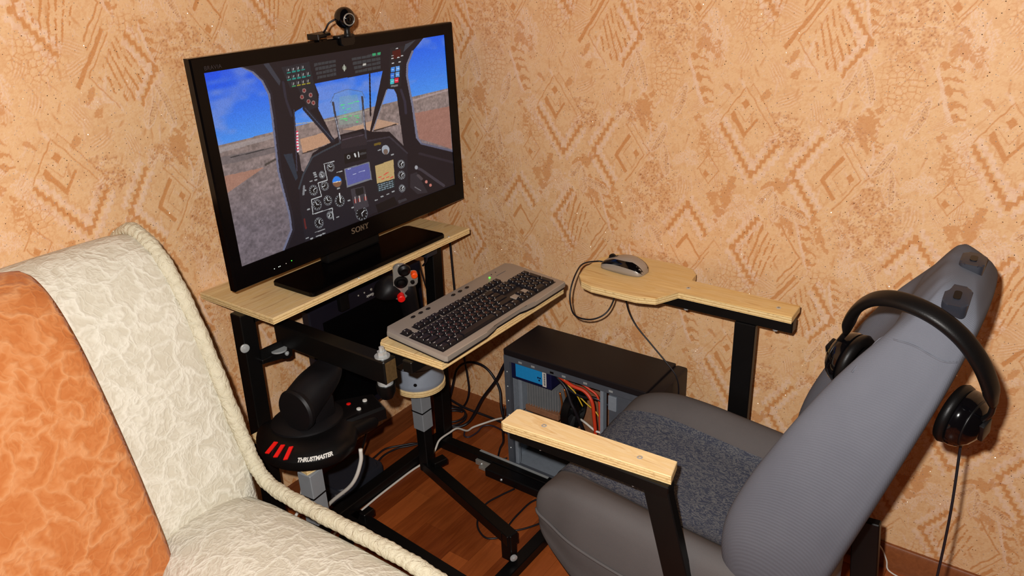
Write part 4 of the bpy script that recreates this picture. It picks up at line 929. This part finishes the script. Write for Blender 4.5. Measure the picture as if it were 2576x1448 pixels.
# left armrest: slanted post, beam, plywood pad
obj('armrest_post', bar(B(), (-.722, -1.30, .16), (-.70, -1.178, .57), .022, .052, twist=math.radians(90)), M_STEEL, seat)
obj('armrest_beam', box(B(), -.712, -.684, -1.205, -.845, .556, .583, .002, 1), M_STEEL, seat)
pad = board('armrest_pad', [(-.727, -.842), (-.722, -.834), (-.668, -.834), (-.663, -.840), (-.652, -1.194), (-.701, -1.205)], .5835, .6015, M_PLY_L, seat, label='pale plywood armrest')
screw(pad, (-.688, -.918, .6005), .0065); screw(pad, (-.679, -1.13, .6005), .0065)
for y_ in (-.918, -1.13): obj('nut', cyl(B(), (-.7, y_, .551), (-.7, y_, .556), .006, n=6), M_ZINC, seat)
# right armrest with the mouse paddle
obj('armrest_post', box(B(), -.176, -.156, -1.164, -1.114, .10, .672, .002, 1), M_STEEL, seat)
obj('armrest_beam', box(B(), -.172, -.144, -1.246, -.90, .672, .703, .002, 1), M_STEEL, seat)
obj('seat_rail', box(B(), -.70, -.16, -1.16, -1.12, .10, .135, .002, 1), M_STEEL, seat)
obj('seat_rail', box(B(), -.70, -.2, -1.0, -.96, .10, .135, .002, 1), M_STEEL, seat)
for x, y_ in ((-.677, -.98), (-.677, -1.14), (-.215, -.98), (-.215, -1.14)): obj('seat_foot', box(B(), x-.015, x+.015, y_-.015, y_+.015, .0355, .10), M_STEEL, seat)
pp = rrect(-.255, -.022, -.965, -.70, .045, 6)
# merge the handle into the paddle outline on its near edge
pd = [(-.215, -.962), (-.186, -.975), (-.186, -1.246), (-.116, -1.243), (-.106, -.972), (-.062, -.966), (-.035, -.945), (-.022, -.90), (-.022, -.77), (-.034, -.722), (-.08, -.700), (-.16, -.698), (-.215, -.712), (-.25, -.74), (-.262, -.775), (-.262, -.90), (-.248, -.945)]
pad2 = board('mouse_board', pd[::-1], .7035, .720, M_PLY_Y, seat, label='plywood mouse board with rounded paddle')
for y_ in (-.985, -1.205): screw(pad2, (-.152, y_, .7195), .0055); obj('nut', cyl(B(), (-.158, y_, .665), (-.158, y_, .672), .006, n=6), M_ZINC, seat)
# struts behind the backrest
obj('back_strut', bar(B(), (-.42, -1.53, .06), (-.42, -1.495, .44), .02, .05, twist=math.radians(90)), M_STEEL, seat)
obj('back_strut', bar(B(), (-.42, -1.545, .058), (-.42, -1.25, .12), .02, .035), M_STEEL, seat)
obj('back_panel', box(B(), -.60, -.46, -1.472, -1.458, .24, .42, .004), M_GREYP, seat)

# ================================================================== MOUSE
ms = thing('mouse', 'silver and black optical mouse on the plywood mouse board', 'mouse', (-.125, -.79, .7205))
mf = axes((-.125, -.795, .7205), (1, -.05, 0), (.05, 1, 0))
ml = [(-.062, .012, .004), (-.058, .024, .018), (-.045, .030, .030), (-.02, .033, .0385), (.005, .032, .0375), (.03, .030, .030), (.05, .027, .021), (.060, .020, .013), (.064, .010, .006)]
def mring(y_, hw_, h, k=1, zmin=.0, n=20, up_=.0):
    out = []
    for i in range(n+1):
        a = math.pi*i/n; out.append(mf @ Vector((hw_*k*math.copysign(abs(math.cos(a))**.7, math.cos(a)), y_, zmin+max(0, h-zmin)*abs(math.sin(a))**.8+up_)))
    return out
S1 = spline(ml, 4)
bm = B(); loft(bm, [mring(p.x, p.y, p.z) for p in S1]); shell = obj('shell', bm, M_SILVER, ms, True)
bm = B()
for s_ in (-1, 1):
    top = []; bot = []
    for i, p in enumerate(S1):
        t = i/(len(S1)-1)                            # 0 at the heel, 1 at the nose
        zc = .009+.016*math.sin(min(1, t*1.12)*math.pi); th_ = .0045+.007*(1-t)
        def on(z):
            z = min(max(z, .0015), p.z*.93); q = (z/p.z)**(1/.8); return mf @ Vector((s_*(p.y*math.sqrt(max(0, 1-q*q))**.7+.0007), p.x, z))
        top.append([on(zc+th_*k) for k in (1, .6, .2, -.2, -.6)])
    loft(bm, top[1:-2], close=False)
obj('side_band', bm, M_GLOSSB, shell, True, label='glossy black side band')
obj('wheel', cyl(B(), mf @ Vector((-.003, .036, .026)), mf @ Vector((.003, .036, .026)), .010, n=20), M_BLACK, shell, SM)
bm = B(); loft(bm, [[mf @ Vector((x_, y_, z_)) for x_ in (-.0045, .0045)] for y_, z_ in ((.02, .0347), (.034, .0298), (.05, .0222))], close=False); obj('wheel_slot', bm, M_BLACK, shell)
obj('cable', tube(B(), [(-.122, -.731, .728), (-.13, -.715, .729), (-.17, -.697, .732), (-.218, -.704, .722), (-.25, -.708, .69), (-.258, -.712, .655), (-.25, -.722, .62), (-.22, -.75, .604), (-.19, -.776, .615), (-.172, -.79, .65), (-.165, -.79, .69), (-.15, -.79, .698), (-.12, -.785, .69), (-.105, -.788, .635), (-.10, -.797, .59), (-.10, -.82, .553), (-.10, -.86, .515), (-.10, -.895, .483), (-.10, -.928, .452), (-.10, -.943, .432), (-.10, -.951, .40), (-.10, -.952, .33)], .0022, 8), M_CABLE, ms, True)

# ================================================================== HEADPHONES straddling the seat back
hp_ = thing('headphones', 'large black over-ear headphones hung over the reclined seat back', 'headphones', (-.52, -1.53, .76))
cF = Vector((-.49, -1.428, .814)); cR = Vector((-.55, -1.623, .789))
midp = (cF+cR)/2; apex = Vector((-.628, -1.545, .992))
ex = (cR-cF).normalized(); ey = (apex-midp); ey = (ey-ex*ey.dot(ex)).normalized(); en = ex.cross(ey)
H = (apex-midp).dot(ey)
def arch(t, rx=.124, ry=None, k=1.0):
    a = math.pi*t; ry = ry or H
    return midp+ex*(-rx*math.copysign(abs(math.cos(a))**.9, math.cos(a))*k)+ey*(ry*math.sin(a)**.85*k)
midp = midp+ex*.02
pts = [arch(t) for t in (.09, .16, .24, .33, .42, .5, .58, .67, .76, .84, .91)]
bm = B(); P_ = spline(pts, 6); rings = []
for i, p in enumerate(P_):
    t = (P_[min(i+1, len(P_)-1)]-P_[max(i-1, 0)]).normalized(); rad = en.cross(t).normalized()
    ends = min(1, .55+min(i, len(P_)-1-i)*.12)
    rings.append([p+en*(.0145*ends*math.copysign(abs(math.cos(2*math.pi*k/20))**.7, math.cos(2*math.pi*k/20)))+rad*(.0085*ends*math.copysign(abs(math.sin(2*math.pi*k/20))**.8, math.sin(2*math.pi*k/20))) for k in range(20)])
loft(bm, rings); obj('headband', bm, M_LEATH, hp_, True, label='padded black headband')
for c, s_, e in ((cF, 1, pts[0]), (cR, -1, pts[-1])):
    d = ex*s_                                        # towards the other cup
    m_ = frame_z(c-d*.026, c+d*.03)
    cup = obj('ear_cup', lathe(B(), [(.004, -.004), (.020, -.002), (.034, .006), (.045, .018), (.048, .026), (.048, .032), (.045, .034)], 40, m_), M_GLOSSB, hp_, SM)
    obj('ear_pad', lathe(B(), [(.043, .033), (.049, .036), (.051, .043), (.047, .050), (.038, .052), (.030, .046), (.028, .036)], 40, m_), M_LEATH, cup, True)
    obj('cup_ring', lathe(B(), [(.040, .011), (.0415, .0135), (.039, .0145)], 40, m_), M_BLACK, cup, True)
    bk = obj('yoke', tube(B(), [e, e+(c-e)*.4-d*.012, c-d*.022+ey*.012, c-d*.029-ey*.012], .0045, 8), M_BLACK, hp_, True)
    obj('yoke_block', box(B(), -.012, .012, -.02, .02, -.006, .006, .003, 2, axes(c-d*.028, en, ey)), M_BLACK, bk, SM)
obj('cable', tube(B(), [cR-ey*.045, cR-ey*.06+Vector((0, 0, -.02)), (-.535, -1.632, .60), (-.533, -1.634, .45), (-.53, -1.632, .3), (-.53, -1.63, .15), (-.535, -1.64, .02), (-.56, -1.70, .006), (-.60, -1.78, .004)], .0022, 8), M_CABLE, hp_, True)

# ================================================================== PC TOWER
pc = thing('computer_tower', 'black desktop computer tower with its side panel off, standing by the wall', 'computer', (-.1, -.67, 0))
PX0, PX1, PY0, PY1, PZ = -.203, -.02, -.905, -.442, .425
obj('top_panel', box(B(), PX0, PX1, PY0, PY1, PZ-.02, PZ, .003), M_CASEB, pc)
obj('side_panel', box(B(), PX1-.006, PX1, PY0, PY1, .012, PZ-.02), M_CASE, pc)
obj('bottom_panel', box(B(), PX0+.002, PX1-.006, PY0, PY1, .010, .018), M_CASE, pc)
bz = obj('front_bezel', box(B(), PX0-.004, PX1+.003, PY0-.035, PY0, .008, PZ-.004, .008), M_CASEB, pc, SM)
for x, y_ in ((PX0+.02, PY1-.03), (PX1-.02, PY1-.03), (PX0+.02, PY0+.03), (PX1-.02, PY0+.03)): obj('foot', cyl(B(), (x, y_, 0), (x, y_, .0105), .012, n=14), M_BLACK, pc, SM)
# rear wall with perforations
bm = box(B(), PX0+.004, PX1-.006, PY1-.004, PY1, .018, .20); box(bm, PX0+.004, PX0+.02, PY1-.004, PY1, .20, PZ-.02); box(bm, -.06, PX1-.006, PY1-.004, PY1, .20, PZ-.02)
obj('rear_panel', bm, M_CASE, pc)
bm = B()
for i in range(22):
    for j in range(9):
        x = -.182+.0058*i+(.0029 if j % 2 else 0); z = .215+.0125*j
        if x < -.062: pass
for i in range(24): box(bm, -.184+i*.0054, -.1825+i*.0054, PY1-.003, PY1-.001, .20, .33)
for j in range(24): box(bm, -.184, -.058, PY1-.0032, PY1-.0008, .201+j*.0054, .2025+j*.0054)
o = obj('rear_grille', bm, M_CASE, pc); o['kind'] = 'stuff'
# open-side frame
fr = B(); box(fr, PX0, PX0+.012, PY0, PY1, PZ-.038, PZ-.0205); box(fr, PX0, PX0+.012, PY1-.02, PY1, .01, PZ-.038); box(fr, PX0, PX0+.012, PY0, PY1, .01, .026); box(fr, PX0, PX0+.012, PY0, PY0+.018, .026, PZ-.038)
fo = obj('side_frame', fr, M_CASED, pc)
for y_ in (-.50, -.545, -.61, -.65, -.72, -.80): obj('clip_slot', box(B(), PX0-.0006, PX0+.001, y_-.008, y_+.004, PZ-.033, PZ-.027), M_ZINC if y_ != -.61 else M_BLACK, fo)
for z in (.08, .14, .2, .25, .3, .35): obj('rivet', lathe(B(), [(.0025, 0), (.0015, .001), (.0002, .001)], 10, axes((PX0-.0002, PY1-.01, z), (0, -1, 0), (0, 0, 1))), M_ZINC, fo)
obj('strut', box(B(), PX0+.002, PX0+.02, -.778, -.768, .026, PZ-.038), M_CASE, pc)
obj('strut', box(B(), -.165, -.135, -.475, -.462, .20, .33, .003), M_CASE, pc)
obj('strut', box(B(), PX0+.004, PX0+.018, -.478, -.466, .026, .2, .002), M_CASE, pc)
psu = obj('power_supply', box(B(), PX0+.010, -.045, -.602, -.455, .328, PZ-.0385, .002, 1), M_NAVY, pc)
lb = obj('label', box(B(), PX0+.0085, PX0+.0098, -.572, -.478, .338, PZ-.0395), M_BLUE, psu, label='blue label')
obj('barcode_label', box(B(), PX0+.0085, PX0+.0098, -.586, -.573, .334, PZ-.042), M_LOGOW, psu)
bc_ = B()
for i in range(16): box(bc_, PX0+.0078, PX0+.0083, -.5835, -.578, .338+i*.0026, .3392+i*.0026+(.0006 if i % 3 else 0))
o = obj('barcode_lines', bc_, M_CASED, psu); o['kind'] = 'stuff'
for y_, z in ((-.558, .358), (-.565, .358), (-.562, .350)): obj('safety_mark', box(B(), PX0+.0078, PX0+.0083, y_-.0025, y_+.0025, z-.0025, z+.0025), M_NAVY, lb)
obj('motherboard', box(B(), PX1-.018, PX1-.013, -.735, -.452, .06, .325), M_BOARD, pc)
gc = obj('expansion_card', box(B(), PX0+.03, PX1-.02, -.70, -.455, .135, .142), M_BOARD, pc)
obj('card_shroud', box(B(), PX0+.035, PX1-.03, -.72, -.53, .10, .1345, .004), M_BLACK, gc)
hs = B()
for i in range(13): box(hs, -.155, -.06, -.600+i*.0092, -.5984+i*.0092, .232-.0015*i, .305)
hk = obj('cooler_fins', hs, M_HEAT, pc); hk['label'] = 'aluminium cooler fins'
for x in (-.15, -.125, -.10): obj('heat_pipe', tube(B(), [(x, -.603, .225), (x, -.61, .26), (x, -.603, .30)], .003, 8), M_COPPER, hk, True)
obj('cooler_base', box(B(), -.16, -.05, -.602, -.483, .205, .224, .002), M_BOARD, hk)
# cooler fan: ring, hub, seven blades
fc = Vector((-.125, -.635, .238)); fa = frame_z(fc, fc+Vector((.0, -1, .0)))
fan = obj('fan', lathe(B(), [(.052, -.012), (.056, -.012), (.056, .012), (.052, .012), (.050, .0)], 40, fa), M_BLACK, pc, SM)
for k in range(9):
    a = k*2*math.pi/9; bm = B()
    loft(bm, [[fa @ (Matrix.Rotation(a+dt, 4, 'Z') @ Vector((r_, 0, z))) for dt, z in ((-.22, -.008), (.0, .002), (.22, .009))] for r_ in (.017, .034, .049)], close=False); obj('blade', bm, M_BLACKM, fan, True)
obj('hub', lathe(B(), [(.018, -.011), (.018, .008), (.014, .011), (.0005, .011)], 24, fa), M_BLACK, fan, SM)
# drive cage
bm = box(B(), PX0+.012, PX1-.02, -.90, -.895, .03, .38); box(bm, PX0+.012, PX0+.016, -.895, -.79, .20, .38); box(bm, PX1-.022, PX1-.018, -.895, -.79, .03, .38); box(bm, PX0+.012, PX1-.02, -.895, -.79, .205, .21)
obj('drive_cage', bm, M_CASED, pc); obj('cage_clip', box(B(), PX0+.006, PX0+.012, -.815, -.79, .33, .375, .002), M_CASE, pc)
# wires inside
def wire(pts, r, mt): return obj('wire', tube(B(), pts, r, 7), mt, pc, True)
wire([(-.17, -.61, .37), (-.175, -.66, .355), (-.17, -.70, .345), (-.172, -.725, .32), (-.172, -.732, .27), (-.17, -.735, .215), (-.165, -.725, .185)], .0055, M_REDC)
wire([(-.165, -.61, .375), (-.168, -.67, .37), (-.165, -.71, .355), (-.162, -.74, .33), (-.162, -.745, .25), (-.16, -.75, .18)], .0035, M_REDC)
wire([(-.17, -.605, .365), (-.175, -.64, .34), (-.18, -.66, .30), (-.178, -.675, .27), (-.16, -.69, .2)], .005, M_CABLE)
wire([(-.165, -.605, .36), (-.17, -.65, .335), (-.17, -.69, .325), (-.165, -.73, .33), (-.15, -.77, .31)], .0045, M_CABLE)
wire([(-.16, -.605, .372), (-.172, -.625, .375), (-.176, -.65, .352), (-.172, -.672, .33), (-.165, -.69, .29)], .002, M_YELC)
wire([(-.15, -.605, .345), (-.16, -.62, .338), (-.15, -.64, .332), (-.14, -.65, .33)], .004, M_COPPER)
wire([(-.16, -.68, .24), (-.17, -.705, .24), (-.172, -.735, .228), (-.165, -.755, .222)], .0035, M_CABLEW)
wire([(-.15, -.605, .35), (-.155, -.69, .30), (-.16, -.745, .26), (-.16, -.76, .12)], .002, M_YELC)
wire([(-.17, -.64, .12), (-.18, -.70, .06), (-.175, -.76, .04), (-.16, -.80, .06)], .003, M_CABLE)

# ================================================================== SOFA
sf = thing('sofa', 'cream crushed-plush sofa with orange back cushion along the wall', 'sofa', (-1.4, -.5, 0))
SXE = -1.05
prof = [(-.03, .30), (-.02, .60), (-.03, .85), (-.08, .965), (-.165, 1.005), (-.235, .985), (-.285, .93), (-.33, .845), (-.37, .73), (-.40, .62), (-.43, .53), (-.44, .40), (-.44, .30)]
def backring(x, k=0.0, dz=0.0):
    p = spline([(0, a-k*(1 if i > 3 else .0), c+dz) for i, (a, c) in enumerate(prof)], 5)
    return [Vector((x, q.y, q.z)) for q in p]
bm = B()
def shrink(r_, d, c=(-.2, .62)):
    return [Vector((p.x, c[0]+(p.y-c[0])*(1-d), c[1]+(p.z-c[1])*(1-d*.7))) for p in r_]
xs_ = [(SXE-.006, .10), (SXE-.002, .05), (SXE-.012, .02), (SXE-.04, .004), (SXE-.09, 0), (SXE-.18, 0), (SXE-.3, .01), (SXE-.6, .01), (SXE-1.1, .01), (SXE-1.3, .01)]
loft(bm, [shrink(backring(x), d) for x, d in xs_])
sb = obj('back', bm, M_CREAM, sf, True, label='cream plush back')
# arm: a fat roll running away from the wall
def armring(y_, zt, hw_, k=1):
    pts = [(-hw_, .10), (-hw_*1.02, .30), (-hw_*.98, zt-.06), (-hw_*.75, zt-.012), (-hw_*.3, zt+.008), (hw_*.25, zt+.006), (hw_*.7, zt-.010), (hw_*.97, zt-.05), (hw_, .30), (hw_*.98, .10)]
    cx = SXE-.135
    return [Vector((cx+(q.x)*k, y_, .3+(q.z-.3)*k)) for q in spline([(a, 0, c) for a, c in pts], 4)]
bm = B(); loft(bm, [armring(y_, z, h_, k) for y_, z, h_, k in ((-.36, .470, .12, .96), (-.42, .49, .13, 1), (-.50, .498, .135, 1), (-.62, .502, .138, 1), (-.75, .506, .14, 1), (-.86, .507, .14, 1), (-.94, .503, .139, 1), (-.985, .492, .135, .98), (-1.005, .478, .13, .93), (-1.012, .45, .12, .84))])
ar = obj('arm', bm, M_CREAM, sf, True, label='rounded cream arm')
pb = [Vector((SXE+x, y_, z)) for x, y_, z in [(.000, -.10, .975), (.001, -.165, 1.004), (.002, -.225, .982), (.002, -.27, .94), (.002, -.315, .862), (.002, -.355, .76), (.002, -.388, .66), (.003, -.412, .580), (.004, -.432, .530), (.005, -.462, .500), (.004, -.52, .492), (.004, -.60, .492), (.004, -.70, .495), (.004, -.80, .497), (.004, -.88, .495), (.004, -.95, .485), (.004, -.995, .462), (.003, -1.012, .42), (.002, -1.015, .34)]]
bm = B(); tube(bm, pb, lambda t: .0155+.0005*math.sin(t*560)+.0007*math.sin(t*131), 14, 26); obj('piping', bm, M_PIPE, sf, True, label='gathered cream piping along the outer edge')
obj('base_frame', box(B(), SXE-1.3, SXE-.02, -.98, -.03, .04, .30, .01), M_CREAM, sf)
for x, y_ in ((SXE-.08, -.09), (SXE-.08, -.92), (SXE-1.2, -.92), (SXE-1.2, -.09)): obj('foot', cyl(B(), (x, y_, 0), (x, y_, .0405), .025, .03, 16), M_BLACK, sf, SM)
# orange back cushion: fuller than the cream frame, its edge slanting down
def orx(z): return -1.235-.02*math.sin((z-.4)*4)
bm = B(); rings = []
op = [(-.16, .30), (-.13, .60), (-.12, .85), (-.145, .985), (-.21, 1.030), (-.285, 1.005), (-.345, .935), (-.39, .84), (-.43, .73), (-.462, .62), (-.485, .52), (-.49, .42), (-.48, .32)]
cy_, cz_ = -.30, .62
sp_ = spline([(0, a, c) for a, c in op], 5)
for dx, d in ((-.0, .13), (.004, .075), (-.006, .03), (-.03, .006), (-.08, -.004), (-.2, -.008), (-.45, -.008), (-.65, .0), (-.70, .04), (-.715, .1)):
    rings.append([Vector((-1.278+dx, cy_+(p.y-cy_)*(1-d), cz_+(p.z-cz_)*(1-d*.5)-.016)) for p in sp_])
loft(bm, rings); obj('back_cushion', bm, M_ORANGE, sf, True, label='orange crushed-plush back cushion')
bm = B(); rings = []
for dx, d in ((0, .12), (.01, .06), (0, .02), (-.04, 0), (-.3, 0), (-.75, 0), (-.79, .03), (-.80, .1)):
    rings.append([Vector((-1.31+dx, -.72+(a+.72)*(1-d), .36+(c-.36)*(1-d))) for a, c in ((-.47, .30), (-.46, .40), (-.50, .445), (-.70, .455), (-.90, .445), (-.985, .41), (-1.0, .35), (-.98, .30))])
loft(bm, rings); obj('seat_cushion', bm, M_ORANGE, sf, True, label='orange seat cushion')

# ================================================================== CABLES AND SMALL THINGS ON THE FLOOR
def cable(name, label, pts, r, mt, group=None, n=8):
    bm = tube(B(), pts, r, n); o = obj(name, bm, mt, None, True, loc=pts[-1]); return tag(o, label, 'cable', group)
cable('power_cable', 'thick black power cable drooping from the computer back to the floor', [(-.10, -.437, .34), (-.09, -.38, .325), (-.08, -.345, .28), (-.08, -.31, .215), (-.08, -.25, .13), (-.082, -.215, .065), (-.09, -.19, .02), (-.11, -.172, .006), (-.135, -.145, .006)], .0052, M_CABLE)
cable('monitor_cable', 'black cable arching up behind the desk post and down to computer', [(-.062, -.05, .008), (-.064, -.085, .07), (-.064, -.115, .16), (-.064, -.13, .195), (-.064, -.16, .225), (-.064, -.20, .242), (-.064, -.245, .242), (-.064, -.28, .22), (-.064, -.31, .17), (-.085, -.33, .11), (-.09, -.36, .03), (-.10, -.40, .008)], .0042, M_CABLE)
cable('hanging_cable', 'black cable hanging straight down the wall under the keyboard', [(-.04, -.12, .70), (-.04, -.125, .45), (-.04, -.135, .33), (-.042, -.146, .236), (-.04, -.152, .17), (-.04, -.155, .105), (-.036, -.135, .05), (-.03, -.10, .012), (-.03, -.05, .006)], .0036, M_CABLE)
cable('straight_cable', 'glossy black cable running low along the right baseboard', [(-.044, -.03, .05), (-.045, -.06, .045), (-.05, -.14, .036), (-.034, -.22, .022), (-.03, -.31, .013), (-.05, -.41, .006)], .0042, M_CABLE)
cable('white_cable', 'thin white cable winding over the rails across the wooden floor', [(-.05, -.43, .10), (-.04, -.36, .075), (-.04, -.28, .035), (-.06, -.23, .01), (-.094, -.208, .005), (-.125, -.206, .008), (-.165, -.20, .038), (-.20, -.196, .0395), (-.25, -.195, .039), (-.28, -.20, .02), (-.317, -.202, .005), (-.378, -.195, .004), (-.439, -.194, .004), (-.553, -.196, .004), (-.66, -.205, .004), (-.75, -.21, .004)], .0034, M_CABLEW)
cable('purple_cable', 'thin dark purple cable curling over the floor toward the computer', [(-.13, -.20, .006), (-.149, -.215, .004), (-.145, -.232, .004), (-.108, -.238, .004), (-.07, -.232, .004), (-.05, -.26, .004), (-.06, -.33, .004), (-.08, -.41, .004)], .003, M_CABLEP)
cable('twisted_cable', 'pair of twisted black leads hanging beside the open computer', [(-.200, -.432, .22), (-.203, -.428, .17), (-.205, -.424, .13), (-.200, -.42, .09), (-.203, -.408, .06), (-.198, -.395, .02), (-.19, -.39, .004), (-.17, -.41, .004)], .0024, M_CABLE)
cable('looped_cable', 'thin black cable looping on the floor inside the right rail', [(-.283, -.52, .004), (-.33, -.503, .004), (-.386, -.49, .004), (-.444, -.508, .004), (-.48, -.536, .004), (-.498, -.577, .004), (-.48, -.605, .004), (-.45, -.62, .004)], .0028, M_CABLE)
cable('coiled_cable', 'thin black cable bent in a narrow coil under the car seat', [(-.26, -.63, .004), (-.30, -.598, .004), (-.373, -.596, .004), (-.421, -.601, .004), (-.434, -.612, .004), (-.428, -.63, .004), (-.395, -.655, .004), (-.35, -.675, .004), (-.28, -.68, .004)], .0028, M_CABLE)
cable('throttle_lead', 'black lead running from behind the throttle over the floor', [(-.672, -.365, .46), (-.64, -.31, .34), (-.52, -.12, .10), (-.42, -.05, .01), (-.35, -.04, .004), (-.305, -.072, .004), (-.275, -.098, .004), (-.26, -.13, .004)], .0034, M_CABLE)
cable('floor_lead', 'black lead curving from the dark box along the rear rail', [(-.44, -.10, .02), (-.42, -.075, .006), (-.374, -.062, .004), (-.325, -.072, .004), (-.29, -.098, .004), (-.25, -.125, .004)], .0034, M_CABLE)
cable('cable_coil', 'black cable coiled on the floor behind the right desk post', [(-.11+(.056-.0006*k)*math.cos(k*.55), -.13+.048*math.sin(k*.55), .018+.0011*k) for k in range(24)], .0034, M_CABLE)
cable('grey_throttle_cord', 'light grey cord hanging below the throttle down to the floor', [(-.80, -.472, .44), (-.803, -.468, .40), (-.812, -.435, .33), (-.815, -.33, .22), (-.80, -.26, .10), (-.81, -.25, .008), (-.83, -.22, .006)], .0048, M_CABLEW)
cable('short_white_cord', 'short white cord hanging between the sofa and grey sleeve', [(-.875, -.356, .412), (-.88, -.34, .34), (-.885, -.31, .25), (-.915, -.315, .22), (-.93, -.32, .10), (-.93, -.33, .006)], .004, M_CABLEW)
cable('grey_wall_cord', 'thin grey cord lying over the right baseboard beside seat', [(-.03, -1.40, .10), (-.024, -1.44, .092), (-.022, -1.462, .080), (-.022, -1.486, .062), (-.022, -1.503, .03), (-.028, -1.513, .006), (-.04, -1.56, .004)], .002, M_GREYP and M_CABLEW)
cable('monitor_lead', 'thin black lead hanging beside the upside-down monitor', [(-.188, -.09, .50), (-.186, -.115, .60), (-.186, -.118, .63), (-.180, -.116, .60), (-.17, -.118, .55), (-.155, -.12, .48), (-.16, -.118, .36), (-.16, -.112, .006)], .0024, M_CABLE)
ab_ = thing('floor_box', 'dark blue-grey plastic box lying on the floor below the throttle', 'box', (-.55, -.10, 0))
bm = prism(B(), rrect(-.64, -.45, -.148, -.025, .02), 0, .05, .008, seg=2); bx_ = obj('body', bm, M_BOXD, ab_, SM)
obj('lid', prism(B(), rrect(-.625, -.465, -.138, -.035, .015), .0502, .056, .003), M_BOXD, ab_, SM)
pa_ = thing('power_adapter', 'small dark adapter block hanging under the plywood shelf by the post', 'adapter', (-.23, -.21, .70))
obj('body', box(B(), -.27, -.225, -.235, -.195, .69, .7345, .004), M_BOXD, pa_, SM)
obj('lead', tube(B(), [(-.25, -.215, .69), (-.25, -.21, .67), (-.245, -.19, .65)], .003, 8), M_CABLE, pa_, True)
print('OBJECTS', len(bpy.data.objects))
